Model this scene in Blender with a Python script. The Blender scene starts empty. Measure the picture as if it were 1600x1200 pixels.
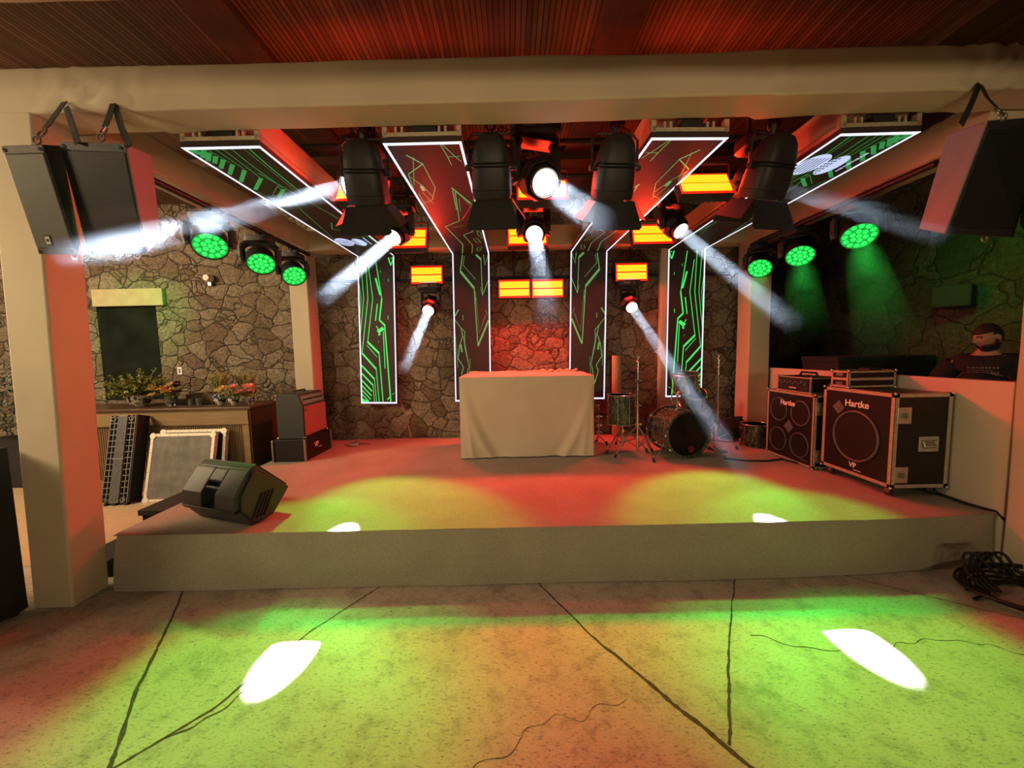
import bpy, bmesh, math, random
from mathutils import Vector, Matrix, Quaternion, noise
PI = math.pi
D = bpy.data
scene = bpy.context.scene
COL = scene.collection
R = math.radians

# ---------------------------------------------------------------- camera, world, exposure
cd = D.cameras.new('camera'); cam = D.objects.new('camera', cd); COL.objects.link(cam)
cd.sensor_width = 36.0; cd.lens = 600.0 / 1600.0 * 36.0; cd.clip_start = 0.02; cd.clip_end = 100
_p = math.atan(50 / 600.0); _r = 0.021
_F = Vector((0, math.cos(_p), -math.sin(_p))); _U0 = Vector((0, math.sin(_p), math.cos(_p))); _X = Vector((1, 0, 0))
_R = math.cos(_r) * _X - math.sin(_r) * _U0; _U = math.sin(_r) * _X + math.cos(_r) * _U0
cam.matrix_world = Matrix(((_R.x, _U.x, -_F.x, 0), (_R.y, _U.y, -_F.y, 0), (_R.z, _U.z, -_F.z, 1.6), (0, 0, 0, 1)))
scene.camera = cam
w = D.worlds.new('night'); scene.world = w; w.use_nodes = True
w.node_tree.nodes['Background'].inputs[0].default_value = (1.0, 0.72, 0.45, 1)
w.node_tree.nodes['Background'].inputs[1].default_value = 0.035
vs = scene.view_settings
vs.view_transform = 'Standard'; vs.look = 'None'; vs.gamma = 1.0; vs.exposure = 0.0; vs.use_curve_mapping = False
scene.cycles.use_denoising = True
scene.cycles.max_bounces = 6; scene.cycles.diffuse_bounces = 3; scene.cycles.glossy_bounces = 3
scene.cycles.transmission_bounces = 4; scene.cycles.volume_bounces = 0; scene.cycles.transparent_max_bounces = 12
scene.cycles.sample_clamp_indirect = 6.0
scene.cycles.caustics_reflective = False; scene.cycles.caustics_refractive = False
scene.cycles.volume_step_rate = 1.0; scene.cycles.volume_max_steps = 160

def aim(d, up=Vector((0, 0, 1))):
    "rotation whose -Z looks along d"
    return Vector(d).normalized().to_track_quat('-Z', 'Y')
def lamp(kind, name, loc, target, power, color, **k):
    l = D.lights.new(name, kind); l.energy = power; l.color = color
    for a, b in k.items(): setattr(l, a, b)
    o = D.objects.new(name, l); COL.objects.link(o); o.location = loc
    o.rotation_mode = 'QUATERNION'; o.rotation_quaternion = aim(Vector(target) - Vector(loc))
    return o
WARM = (1.0, 0.74, 0.42)
# unseen fill lamps, added for warm light on stage front, column and left wall
lamp('AREA', 'hall_fill_light', (1.0, -4.8, 1.75), (0.0, 2.4, 2.9), 62, WARM, shape='RECTANGLE', size=3.0, size_y=0.8, spread=R(110))
lamp('AREA', 'hall_fill_light', (-5.4, -0.6, 2.2), (-3.0, 2.4, 2.0), 21, WARM, shape='RECTANGLE', size=0.8, size_y=0.5, spread=R(80))
lamp('AREA', 'left_fill_light', (-6.6, 2.0, 3.4), (-4.6, 5.0, 1.3), 300, (1.0, 0.72, 0.42), shape='RECTANGLE', size=1.6, size_y=1.0)
# ---------------------------------------------------------------- tagging
def tag(o, label=None, cat=None, group=None, kind=None):
    if label: o['label'] = label
    if cat: o['category'] = cat
    if group: o['group'] = group
    if kind: o['kind'] = kind
    return o
def empty(name, loc=(0, 0, 0), rz=0.0, label=None, cat=None, group=None):
    o = D.objects.new(name, None); COL.objects.link(o); o.location = loc; o.rotation_euler = (0, 0, rz)
    o.empty_display_size = 0.1
    return tag(o, label, cat, group)
def copy_tree(o, parent=None):
    c = o.copy(); COL.objects.link(c); c.parent = parent
    for ch in [x for x in D.objects if x.parent == o]: copy_tree(ch, c)
    return c

# ---------------------------------------------------------------- materials
class NT:
    def __init__(s, name):
        s.m = D.materials.new(name); s.m.use_nodes = True; s.t = s.m.node_tree; s.n = s.t.nodes
        s.b = s.n['Principled BSDF']; s.out = s.n['Material Output']
    def a(s, typ, **k):
        n = s.n.new(typ)
        for q, v in k.items(): setattr(n, q, v)
        return n
    def l(s, x, y): s.t.links.new(x, y)
    def coord(s, scale=(1, 1, 1)):
        c = s.a('ShaderNodeTexCoord'); m = s.a('ShaderNodeMapping'); s.l(c.outputs['Object'], m.inputs[0]); m.inputs['Scale'].default_value = scale
        return m.outputs[0]
    def noise(s, vec, scale, detail=3, rough=0.5):
        n = s.a('ShaderNodeTexNoise'); n.inputs['Scale'].default_value = scale; n.inputs['Detail'].default_value = detail; n.inputs['Roughness'].default_value = rough
        if vec is not None: s.l(vec, n.inputs['Vector'])
        return n.outputs['Fac']
    def ramp(s, fac, stops):
        r = s.a('ShaderNodeValToRGB'); s.l(fac, r.inputs[0]); e = r.color_ramp.elements
        while len(e) < len(stops): e.new(0.5)
        for i, (p, c) in enumerate(stops):
            e[i].position = p; e[i].color = (c, c, c, 1) if isinstance(c, (int, float)) else (*c, 1)
        return r.outputs[0]
    def math(s, op, a, b=0.0, c=None, clamp=False):
        n = s.a('ShaderNodeMath', operation=op, use_clamp=clamp)
        for i, v in enumerate((a, b) if c is None else (a, b, c)):
            if isinstance(v, (int, float)): n.inputs[i].default_value = v
            else: s.l(v, n.inputs[i])
        return n.outputs[0]
    def mix(s, f, a, b, mode='MIX'):
        n = s.a('ShaderNodeMix', data_type='RGBA', blend_type=mode)
        for sock, v in ((n.inputs[0], f), (n.inputs[6], a), (n.inputs[7], b)):
            if isinstance(v, (int, float)): sock.default_value = v
            elif isinstance(v, tuple): sock.default_value = (*v, 1)
            else: s.l(v, sock)
        return n.outputs[2]
    def bump(s, h, strength=0.5, dist=0.01):
        b = s.a('ShaderNodeBump'); b.inputs['Strength'].default_value = strength; b.inputs['Distance'].default_value = dist
        s.l(h, b.inputs['Height']); s.l(b.outputs[0], s.b.inputs['Normal'])
    def sep(s, vec):
        n = s.a('ShaderNodeSeparateXYZ'); s.l(vec, n.inputs[0]); return n.outputs
def plain(name, col, rough=0.5, metal=0.0, var=0.12, nscale=20.0, bump=0.0, spec=0.5, emit=None, es=0.0, alpha=None):
    t = NT(name); b = t.b
    v = t.coord(); f = t.noise(v, nscale, 3)
    lo = tuple(max(0, c * (1 - var)) for c in col); hi = tuple(min(1, c * (1 + var)) for c in col)
    t.l(t.ramp(f, [(0.3, lo), (0.7, hi)]), b.inputs['Base Color'])
    b.inputs['Roughness'].default_value = rough; b.inputs['Metallic'].default_value = metal; b.inputs['Specular IOR Level'].default_value = spec
    if bump: t.bump(f, bump, 0.004)
    if emit: b.inputs['Emission Color'].default_value = (*emit, 1); b.inputs['Emission Strength'].default_value = es
    return t.m
def emissive(name, col, strength, base=(0.02, 0.02, 0.02)):
    t = NT(name); t.b.inputs['Base Color'].default_value = (*base, 1)
    t.b.inputs['Emission Color'].default_value = (*col, 1); t.b.inputs['Emission Strength'].default_value = strength
    t.b.inputs['Roughness'].default_value = 0.3
    return t.m
def stone_mat(name, c1, c2, c3, scale=2.7, mortar=(0.03, 0.02, 0.013)):
    t = NT(name); v = t.coord((1, 1, 1.25))
    n1 = t.a('ShaderNodeTexNoise'); n1.inputs['Scale'].default_value = 1.9; n1.inputs['Detail'].default_value = 2; t.l(v, n1.inputs['Vector'])
    va = t.a('ShaderNodeVectorMath', operation='MULTIPLY_ADD'); t.l(n1.outputs['Color'], va.inputs[0]); va.inputs[1].default_value = (0.42, 0.42, 0.42); t.l(v, va.inputs[2])
    n2 = t.a('ShaderNodeTexNoise'); n2.inputs['Scale'].default_value = 16; n2.inputs['Detail'].default_value = 3; t.l(v, n2.inputs['Vector'])
    vb = t.a('ShaderNodeVectorMath', operation='MULTIPLY_ADD'); t.l(n2.outputs['Color'], vb.inputs[0]); vb.inputs[1].default_value = (0.035, 0.035, 0.035); t.l(va.outputs[0], vb.inputs[2])
    def pair(sc):
        vo = t.a('ShaderNodeTexVoronoi', feature='DISTANCE_TO_EDGE'); vc = t.a('ShaderNodeTexVoronoi', feature='F1')
        for q in (vo, vc): q.inputs['Randomness'].default_value = 0.97; q.inputs['Scale'].default_value = sc; t.l(vb.outputs[0], q.inputs['Vector'])
        return t.math('DIVIDE', vo.outputs['Distance'], sc), t.sep(vc.outputs['Color'])
    d1, k1 = pair(scale); d2, k2 = pair(scale * 2.1)
    pick = t.ramp(k1[1], [(0.86, 0.0), (0.88, 1.0)])      # about a third of the big cells are broken into small stones
    dmin = t.math('MINIMUM', d1, d2)
    dd = t.mix(pick, d1, dmin); d = t.sep(dd)[0]
    kk = t.sep(t.mix(pick, k1[0], k2[0]))[0]
    base = t.ramp(kk, [(0.0, c1), (0.35, c2), (0.7, c3), (1.0, c2)])
    fine = t.noise(v, 26, 7, 0.72); mid = t.noise(v, 6, 4, 0.6)
    base = t.mix(0.85, base, t.ramp(fine, [(0.34, 0.22), (0.60, 1.0)]), 'MULTIPLY')
    base = t.mix(0.5, base, t.ramp(mid, [(0.3, 0.55), (0.6, 1.0)]), 'MULTIPLY')
    gap = t.ramp(d, [(0.0008, 0.0), (0.005, 1.0)])
    t.l(t.mix(gap, mortar, base), t.b.inputs['Base Color'])
    h = t.math('ADD', t.ramp(d, [(0.0, 0.0), (0.012, 0.8), (0.06, 1.0)]), t.math('MULTIPLY', t.math('ADD', mid, t.math('MULTIPLY', fine, 0.9)), 1.1))
    t.b.inputs['Roughness'].default_value = 0.8
    t.bump(h, 1.0, 0.06)
    return t.m

M = {}
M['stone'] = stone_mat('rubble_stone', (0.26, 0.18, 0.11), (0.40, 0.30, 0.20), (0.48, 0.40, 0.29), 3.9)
M['stone_shaded'] = stone_mat('rubble_stone_shaded', (0.10, 0.075, 0.05), (0.14, 0.11, 0.075), (0.17, 0.14, 0.10), 2.3)  # darker copy of the rubble stone, dimness of the right side put into colour
def fabric(name, col, var=0.06):
    t = NT(name); v = t.coord(); big = t.noise(v, 1.7, 3); wv = t.noise(v, 380, 2)
    lo = tuple(c * (1 - var * 1.5) for c in col); hi = tuple(min(1, c * (1 + var)) for c in col)
    t.l(t.ramp(big, [(0.3, lo), (0.7, hi)]), t.b.inputs['Base Color']); t.b.inputs['Roughness'].default_value = 0.75
    t.b.inputs['Sheen Weight'].default_value = 0.15; t.b.inputs['Specular IOR Level'].default_value = 0.3
    t.bump(t.math('ADD', t.math('MULTIPLY', big, 4.0), wv), 0.25, 0.003)
    return t.m
M['fabric'] = fabric('beige_lycra', (0.50, 0.43, 0.31))
M['cloth'] = fabric('table_cloth', (0.55, 0.46, 0.34))
def carpet(name, col):
    t = NT(name); v = t.coord(); a = t.noise(v, 260, 4, 0.8); b2 = t.noise(v, 3, 3)
    c = t.ramp(a, [(0.35, tuple(x * 0.55 for x in col)), (0.65, tuple(min(1, x * 1.35) for x in col))])
    c = t.mix(0.35, c, t.ramp(b2, [(0.3, 0.6), (0.7, 1.0)]), 'MULTIPLY')
    t.l(c, t.b.inputs['Base Color']); t.b.inputs['Roughness'].default_value = 1.0; t.b.inputs['Specular IOR Level'].default_value = 0.1
    t.bump(a, 0.8, 0.004)
    return t.m
M['carpet'] = carpet('grey_needle_carpet', (0.40, 0.36, 0.29))
def concrete():
    t = NT('worn_concrete'); v = t.coord()
    big = t.noise(v, 1.1, 4, 0.6); mid = t.noise(v, 7, 9, 0.72); fine = t.noise(v, 75, 6, 0.75)
    c = t.ramp(big, [(0.3, (0.36, 0.32, 0.24)), (0.7, (0.50, 0.45, 0.36))])
    c = t.mix(0.55, c, t.ramp(mid, [(0.36, 0.45), (0.50, 1.0)]), 'MULTIPLY')
    m = t.a('ShaderNodeMapping'); m.inputs['Rotation'].default_value = (0, 0, 0.6); m.inputs['Scale'].default_value = (1, 3.4, 1); t.l(v, m.inputs[0])
    st = t.noise(m.outputs[0], 30, 6, 0.75)
    c = t.mix(0.9, c, t.ramp(st, [(0.38, 0.35), (0.45, 1.0)]), 'MULTIPLY')
    c = t.mix(0.8, c, t.ramp(fine, [(0.36, 0.35), (0.43, 1.0)]), 'MULTIPLY')
    sm = t.noise(v, 2.2, 6, 0.7); c = t.mix(0.6, c, t.ramp(sm, [(0.33, 0.5), (0.42, 1.0)]), 'MULTIPLY')
    t.l(c, t.b.inputs['Base Color'])
    t.l(t.ramp(mid, [(0.3, 0.55), (0.7, 0.40)]), t.b.inputs['Roughness']); t.b.inputs['Specular IOR Level'].default_value = 0.35
    t.bump(t.math('ADD', mid, t.math('MULTIPLY', fine, 0.8)), 0.5, 0.004)
    return t.m
M['concrete'] = concrete()
def slats():
    t = NT('slatted_wood_ceiling'); v = t.coord(); x, y, z = t.sep(v)
    u = t.math('DIVIDE', x, 0.036); fr = t.math('FRACT', u); fl = t.math('FLOOR', u)
    wn = t.a('ShaderNodeTexWhiteNoise', noise_dimensions='1D'); t.l(fl, wn.inputs['W'])
    grain = t.noise(t.coord((30, 1.2, 1)), 3, 4)
    c = t.ramp(wn.outputs['Value'], [(0.0, (0.115, 0.046, 0.024)), (0.5, (0.17, 0.075, 0.037)), (1.0, (0.24, 0.11, 0.055))])
    c = t.mix(0.5, c, t.ramp(grain, [(0.3, 0.5), (0.7, 1.0)]), 'MULTIPLY')
    g = t.ramp(t.math('ABSOLUTE', t.math('SUBTRACT', fr, 0.5)), [(0.38, 1.0), (0.43, 0.0)])
    t.l(t.mix(g, (0.012, 0.006, 0.004), c), t.b.inputs['Base Color']); t.b.inputs['Roughness'].default_value = 0.5
    t.bump(g, 0.8, 0.008)
    return t.m
M['slats'] = slats()
def wood(name, c1, c2, sc=(1, 12, 12), rough=0.4):
    t = NT(name); v = t.coord(sc); n = t.noise(v, 3.0, 6, 0.6)
    t.l(t.ramp(n, [(0.3, c1), (0.7, c2)]), t.b.inputs['Base Color']); t.b.inputs['Roughness'].default_value = rough
    t.bump(n, 0.1, 0.003); return t.m
M['wood_dark'] = wood('dark_wood', (0.05, 0.025, 0.014), (0.10, 0.05, 0.028))
M['wood_beam'] = wood('ceiling_beam_wood', (0.06, 0.025, 0.015), (0.10, 0.045, 0.025), (12, 1, 12))
M['wood_bar'] = wood('bar_wood', (0.19, 0.13, 0.065), (0.27, 0.19, 0.10))
M['wood_floor'] = wood('pale_plank_floor', (0.42, 0.30, 0.18), (0.55, 0.40, 0.25), (2, 10, 1), 0.5)
M['paint'] = plain('painted_partition', (0.58, 0.50, 0.40), 0.6, var=0.04, nscale=3)
M['plaster'] = plain('dark_plaster', (0.10, 0.08, 0.06), 0.9, nscale=5)
M['lintel'] = plain('concrete_lintel', (0.40, 0.31, 0.20), 0.85, var=0.1, nscale=9, bump=0.4)
M['black'] = plain('black_plastic', (0.016, 0.016, 0.018), 0.45, var=0.2, spec=0.4)
M['black_spot'] = plain('black_painted_metal', (0.013, 0.013, 0.013), 0.5, var=0.2, spec=0.35)
M['black_matte'] = plain('matte_black', (0.012, 0.012, 0.013), 0.75, var=0.2)
M['black_ply'] = plain('black_laminate', (0.010, 0.009, 0.009), 0.42, spec=0.35, var=0.2, nscale=8)
M['tex_black'] = plain('textured_black_plastic', (0.035, 0.038, 0.042), 0.5, var=0.25, nscale=220, bump=0.5)
M['wedge'] = plain('charcoal_polymer', (0.026, 0.029, 0.031), 0.42, var=0.2, nscale=200, bump=0.4)
M['grey_paint'] = plain('textured_grey_paint', (0.10, 0.10, 0.10), 0.55, var=0.15, nscale=150, bump=0.4)
M['box_paint'] = plain('cabinet_paint', (0.16, 0.14, 0.14), 0.55, var=0.15, nscale=150, bump=0.4)
def grille(name, c1, c2, s=260.0):
    t = NT(name); v = t.coord(); vo = t.a('ShaderNodeTexVoronoi', feature='F1'); vo.inputs['Scale'].default_value = s; vo.inputs['Randomness'].default_value = 0.0; t.l(v, vo.inputs['Vector'])
    t.l(t.ramp(vo.outputs['Distance'], [(0.30, c1), (0.42, c2)]), t.b.inputs['Base Color']); t.b.inputs['Roughness'].default_value = 0.5; t.b.inputs['Metallic'].default_value = 0.3
    return t.m
M['grille'] = grille('black_metal_grille', (0.004, 0.004, 0.004), (0.012, 0.012, 0.012))
M['grille_grey'] = grille('grey_metal_grille', (0.03, 0.03, 0.03), (0.11, 0.107, 0.10))
M['alu'] = plain('aluminium', (0.60, 0.58, 0.52), 0.38, 0.85, var=0.12, nscale=30)
M['alu_case'] = plain('case_extrusion', (0.55, 0.50, 0.38), 0.45, 0.6, var=0.15, nscale=30)
M['alu_white'] = plain('white_case_edging', (0.72, 0.66, 0.56), 0.5, 0.2, var=0.15, nscale=40)
M['chrome'] = plain('chrome', (0.75, 0.73, 0.70), 0.18, 1.0, var=0.05)
M['steel'] = plain('steel', (0.35, 0.33, 0.30), 0.35, 0.9, var=0.1)
M['rubber'] = plain('rubber', (0.015, 0.015, 0.015), 0.8)
M['webbing'] = plain('black_webbing', (0.012, 0.011, 0.011), 0.85, var=0.3, nscale=300, bump=0.5)
M['cable'] = plain('black_cable', (0.009, 0.008, 0.008), 0.6, spec=0.3)
M['ring'] = plain('dull_grey_ring', (0.09, 0.08, 0.075), 0.45, spec=0.4)
M['white'] = plain('white_print', (0.75, 0.72, 0.66), 0.5, var=0.03)
M['label'] = plain('pale_sticker', (0.55, 0.54, 0.50), 0.5, var=0.2, nscale=300)
M['lid'] = plain('scuffed_grey_panel', (0.13, 0.125, 0.115), 0.6, var=0.3, nscale=9)
M['amp_cloth'] = plain('amp_grille_cloth', (0.26, 0.12, 0.09), 0.85, var=0.15, nscale=300, bump=0.4)
M['tolex'] = plain('dark_vinyl', (0.014, 0.019, 0.015), 0.5, var=0.25, nscale=250, bump=0.5)
def shell():
    t = NT('green_marble_shell'); v = t.coord((1, 1, 0.35)); n1 = t.a('ShaderNodeTexNoise'); n1.inputs['Scale'].default_value = 14; n1.inputs['Detail'].default_value = 4; n1.inputs['Distortion'].default_value = 3.0; t.l(v, n1.inputs['Vector'])
    t.l(t.ramp(n1.outputs['Fac'], [(0.35, (0.015, 0.022, 0.015)), (0.52, (0.04, 0.06, 0.04)), (0.62, (0.13, 0.15, 0.11)), (0.68, (0.02, 0.025, 0.018))]), t.b.inputs['Base Color'])
    t.b.inputs['Roughness'].default_value = 0.22; return t.m
M['shell'] = shell()
M['head_black'] = plain('black_drum_head', (0.012, 0.014, 0.018), 0.28, var=0.3, nscale=6)
M['head_white'] = plain('white_drum_head', (0.6, 0.57, 0.52), 0.5, var=0.05)
M['screen'] = plain('led_screen_surface', (0.028, 0.020, 0.020), 0.5, var=0.1, nscale=60, spec=0.3, emit=(1.0, 0.35, 0.30), es=0.004)
M['gr_green'] = emissive('green_pixels', (0.05, 0.85, 0.14), 1.0)
M['gr_dim'] = emissive('dim_green_pixels', (0.13, 0.36, 0.10), 0.9)
M['gr_ceil'] = emissive('ceiling_green_pixels', (0.03, 0.25, 0.06), 1.0)
M['gr_white'] = emissive('white_pixels', (0.62, 0.70, 1.0), 0.95)
M['gr_frame'] = emissive('white_border_pixels', (0.86, 0.86, 1.0), 1.15)
M['strobe'] = emissive('red_led_array', (1.0, 0.045, 0.001), 18.0)
M['strobe_halo'] = emissive('red_glare_halo', (1.0, 0.012, 0.006), 0.85)  # red glare around the strobes, imitated by a dim emission
M['beam_lens'] = emissive('white_beam_lens', (0.86, 0.95, 1.0), 9.0)
M['wash_lens'] = emissive('green_wash_lens', (0.02, 1.0, 0.10), 1.7)
M['wash_ring'] = emissive('green_lens_rim', (0.02, 1.0, 0.10), 0.42)
M['led_red'] = emissive('red_indicator', (1, 0.05, 0.05), 2)
M['glass_dark'] = plain('dark_glass', (0.012, 0.013, 0.012), 0.10, var=0.4, nscale=3)
def porcelain():
    t = NT('blue_white_porcelain'); v = t.coord(); n = t.noise(v, 30, 3, 0.6)
    t.l(t.ramp(n, [(0.46, (0.03, 0.04, 0.09)), (0.52, (0.62, 0.58, 0.50))]), t.b.inputs['Base Color']); t.b.inputs['Roughness'].default_value = 0.15; return t.m
M['porcelain'] = porcelain()
M['leaf'] = plain('green_leaves', (0.20, 0.24, 0.06), 0.5, var=0.5, nscale=30)
M['leaf_pale'] = plain('pale_sprigs', (0.40, 0.38, 0.16), 0.6, var=0.4, nscale=30)
M['leaf_grey'] = plain('dusky_foliage', (0.10, 0.12, 0.10), 0.6, var=0.5, nscale=20)
M['petal_o'] = plain('orange_petals', (0.68, 0.38, 0.14), 0.6, var=0.35, nscale=12)
M['petal_y'] = plain('yellow_petals', (0.72, 0.60, 0.25), 0.6, var=0.3, nscale=12)
M['petal_p'] = plain('pink_petals', (0.85, 0.38, 0.30), 0.6, var=0.2, nscale=12)
M['petal_d'] = plain('dark_plum_petals', (0.10, 0.03, 0.03), 0.6, var=0.3, nscale=12)
def glass():
    t = NT('clear_glass'); t.b.inputs['Base Color'].default_value = (0.8, 0.85, 0.85, 1); t.b.inputs['Roughness'].default_value = 0.05
    t.b.inputs['Transmission Weight'].default_value = 0.9; t.b.inputs['IOR'].default_value = 1.45; return t.m
M['glass'] = glass()
M['skin'] = plain('skin', (0.42, 0.24, 0.16), 0.55, var=0.08)
M['hair'] = plain('short_dark_hair', (0.02, 0.014, 0.010), 0.7, var=0.4, nscale=120, bump=0.6)
M['shirt'] = plain('black_cotton', (0.014, 0.016, 0.016), 0.9, var=0.2, nscale=40)
M['jeans'] = plain('dark_denim', (0.03, 0.035, 0.05), 0.9)
M['card'] = plain('cardboard_tube', (0.33, 0.24, 0.15), 0.8, var=0.12)

def smooth_path(P, n=6):
    P = [Vector(p) for p in P]; out = []
    for i in range(len(P) - 1):
        a, b_, c, d = P[max(0, i - 1)], P[i], P[i + 1], P[min(len(P) - 1, i + 2)]
        for k in range(n):
            t = k / n; out.append(0.5 * ((2 * b_) + (c - a) * t + (2 * a - 5 * b_ + 4 * c - d) * t * t + (3 * b_ - a - 3 * c + d) * t ** 3))
    return out + [P[-1]]
# ---------------------------------------------------------------- mesh builder
class MB:
    def __init__(s): s.v = []; s.f = []; s.mi = []; s.cur = 0; s.T = None
    def add(s, vs_, fs):
        b = len(s.v)
        for p in vs_:
            p = Vector(p)
            s.v.append(s.T @ p if s.T is not None else p)
        for f in fs: s.f.append(tuple(b + i for i in f)); s.mi.append(s.cur)
        return s
    def m(s, i): s.cur = i; return s
    def box(s, x0, x1, y0, y1, z0, z1):
        return s.add([(x0, y0, z0), (x1, y0, z0), (x1, y1, z0), (x0, y1, z0), (x0, y0, z1), (x1, y0, z1), (x1, y1, z1), (x0, y1, z1)],
                     [(0, 3, 2, 1), (4, 5, 6, 7), (0, 1, 5, 4), (1, 2, 6, 5), (2, 3, 7, 6), (3, 0, 4, 7)])
    def cbox(s, c, d, q=None):
        h = [x / 2 for x in d]; q = q or Matrix.Identity(3)
        P = [Vector(c) + q @ Vector((a * h[0], b * h[1], e * h[2])) for a, b, e in ((-1, -1, -1), (1, -1, -1), (1, 1, -1), (-1, 1, -1), (-1, -1, 1), (1, -1, 1), (1, 1, 1), (-1, 1, 1))]
        return s.add(P, [(0, 3, 2, 1), (4, 5, 6, 7), (0, 1, 5, 4), (1, 2, 6, 5), (2, 3, 7, 6), (3, 0, 4, 7)])
    def hexa(s, P): return s.add(P, [(0, 3, 2, 1), (4, 5, 6, 7), (0, 1, 5, 4), (1, 2, 6, 5), (2, 3, 7, 6), (3, 0, 4, 7)])
    def tube(s, pts, r, n=8, caps=True):
        pts = [Vector(p) for p in pts]; rr = r if isinstance(r, (list, tuple)) else [r] * len(pts)
        rings = []; prev = None
        for i, p in enumerate(pts):
            d = (pts[min(i + 1, len(pts) - 1)] - pts[max(i - 1, 0)])
            if d.length < 1e-9: d = Vector((0, 0, 1))
            d.normalize()
            if prev is None: u = d.orthogonal().normalized()
            else:
                u = prev - d * prev.dot(d); u = u.normalized() if u.length > 1e-6 else d.orthogonal().normalized()
            prev = u; w_ = d.cross(u)
            rings.append([p + (u * math.cos(2 * PI * k / n) + w_ * math.sin(2 * PI * k / n)) * rr[i] for k in range(n)])
        vs_ = [q for g in rings for q in g]; fs = []
        for i in range(len(rings) - 1):
            for k in range(n):
                a = i * n + k; b = i * n + (k + 1) % n; fs.append((a, b, b + n, a + n))
        if caps: fs.append(tuple(reversed(range(n)))); fs.append(tuple(range(len(vs_) - n, len(vs_))))
        return s.add(vs_, fs)
    def cyl(s, p0, p1, r0, r1=None, n=16): return s.tube([p0, p1], [r0, r0 if r1 is None else r1], n)
    def lathe(s, prof, n=24, c=(0, 0, 0), axis=(0, 0, 1), cap=True):
        q = Vector((0, 0, 1)).rotation_difference(Vector(axis).normalized()); c = Vector(c)
        vs_ = []; fs = []
        for r, z in prof:
            for k in range(n): vs_.append(c + q @ Vector((r * math.cos(2 * PI * k / n), r * math.sin(2 * PI * k / n), z)))
        for i in range(len(prof) - 1):
            for k in range(n):
                a = i * n + k; b = i * n + (k + 1) % n; fs.append((a, b, b + n, a + n))
        if cap and prof[0][0] > 1e-5: fs.append(tuple(reversed(range(n))))
        if cap and prof[-1][0] > 1e-5: fs.append(tuple(range(len(vs_) - n, len(vs_))))
        return s.add(vs_, fs)
    def sph(s, c, r, n=12, m_=8, q=None):
        r = (r, r, r) if isinstance(r, (int, float)) else r; c = Vector(c); vs_ = []; fs = []
        q = q or Matrix.Identity(3)
        for i in range(m_ + 1):
            th = PI * i / m_
            for k in range(n): vs_.append(c + q @ Vector((r[0] * math.sin(th) * math.cos(2 * PI * k / n), r[1] * math.sin(th) * math.sin(2 * PI * k / n), r[2] * math.cos(th))))
        for i in range(m_):
            for k in range(n):
                a = i * n + k; b = i * n + (k + 1) % n; fs.append((a, a + n, b + n, b))
        return s.add(vs_, fs)
    def torus(s, c, axis, Rr, r, n=32, m_=8):
        q = Vector((0, 0, 1)).rotation_difference(Vector(axis).normalized()); c = Vector(c)
        pts = [c + q @ Vector((Rr * math.cos(2 * PI * k / n), Rr * math.sin(2 * PI * k / n), 0)) for k in range(n)]
        vs_ = []; fs = []; ax = Vector(axis).normalized()
        for k in range(n):
            o = (pts[k] - c).normalized()
            for j in range(m_): vs_.append(pts[k] + (o * math.cos(2 * PI * j / m_) + ax * math.sin(2 * PI * j / m_)) * r)
        for k in range(n):
            for j in range(m_):
                a = k * m_ + j; b = k * m_ + (j + 1) % m_; c2 = ((k + 1) % n) * m_ + (j + 1) % m_; d = ((k + 1) % n) * m_ + j
                fs.append((a, d, c2, b))
        return s.add(vs_, fs)
    def prism(s, poly, ax, depth):
        "poly: 3D points of one face, extruded by vector ax*depth"
        n = len(poly); e = Vector(ax) * depth; P = [Vector(p) for p in poly]
        return s.add(P + [p + e for p in P], [tuple(reversed(range(n))), tuple(range(n, 2 * n))] + [(i, (i + 1) % n, n + (i + 1) % n, n + i) for i in range(n)])
    def ribbon(s, pts, w_, nrm, th=0.0):
        "flat strip along pts, width w_, in the plane of normal nrm"
        nrm = Vector(nrm).normalized(); P = [Vector(p) for p in pts]; L = []; Rr = []
        for i, p in enumerate(P):
            d0 = (P[i] - P[i - 1]).normalized() if i > 0 else (P[1] - P[0]).normalized()
            d1 = (P[i + 1] - P[i]).normalized() if i < len(P) - 1 else d0
            d = (d0 + d1)
            d = d.normalized() if d.length > 1e-5 else d1
            sd = nrm.cross(d).normalized(); k = min(1.6, 1.0 / max(0.3, abs(d.dot(d1))))
            L.append(p + sd * w_ / 2 * k); Rr.append(p - sd * w_ / 2 * k)
        n = len(P)
        if th <= 0: return s.add(L + Rr, [(i, i + n, i + n + 1, i + 1) for i in range(n - 1)])
        t = nrm * th; vs_ = L + Rr + [p + t for p in L] + [p + t for p in Rr]; fs = []
        for i in range(n - 1):
            fs += [(i, i + 1, i + n + 1, i + n), (2 * n + i, 3 * n + i, 3 * n + i + 1, 2 * n + i + 1), (i, 2 * n + i, 2 * n + i + 1, i + 1), (n + i, n + i + 1, 3 * n + i + 1, 3 * n + i)]
        fs += [(0, n, 3 * n, 2 * n), (n - 1, 3 * n - 1, 4 * n - 1, 2 * n - 1)]
        return s.add(vs_, fs)
    def build(s, name, mat, parent=None, smooth=False, bevel=0.0, loc=None, solid=False):
        me = D.meshes.new(name); me.from_pydata([tuple(v) for v in s.v], [], s.f)
        for x in (mat if isinstance(mat, (list, tuple)) else [mat]): me.materials.append(M[x] if isinstance(x, str) else x)
        for i, p in enumerate(me.polygons): p.material_index = s.mi[i]
        bm = bmesh.new(); bm.from_mesh(me); bmesh.ops.recalc_face_normals(bm, faces=bm.faces); bm.to_mesh(me); bm.free()
        if smooth:
            for p in me.polygons: p.use_smooth = True
            try: me.set_sharp_from_angle(angle=R(38))
            except Exception: pass
        me.update()
        o = D.objects.new(name, me); COL.objects.link(o)
        if parent is not None: o.parent = parent
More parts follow.
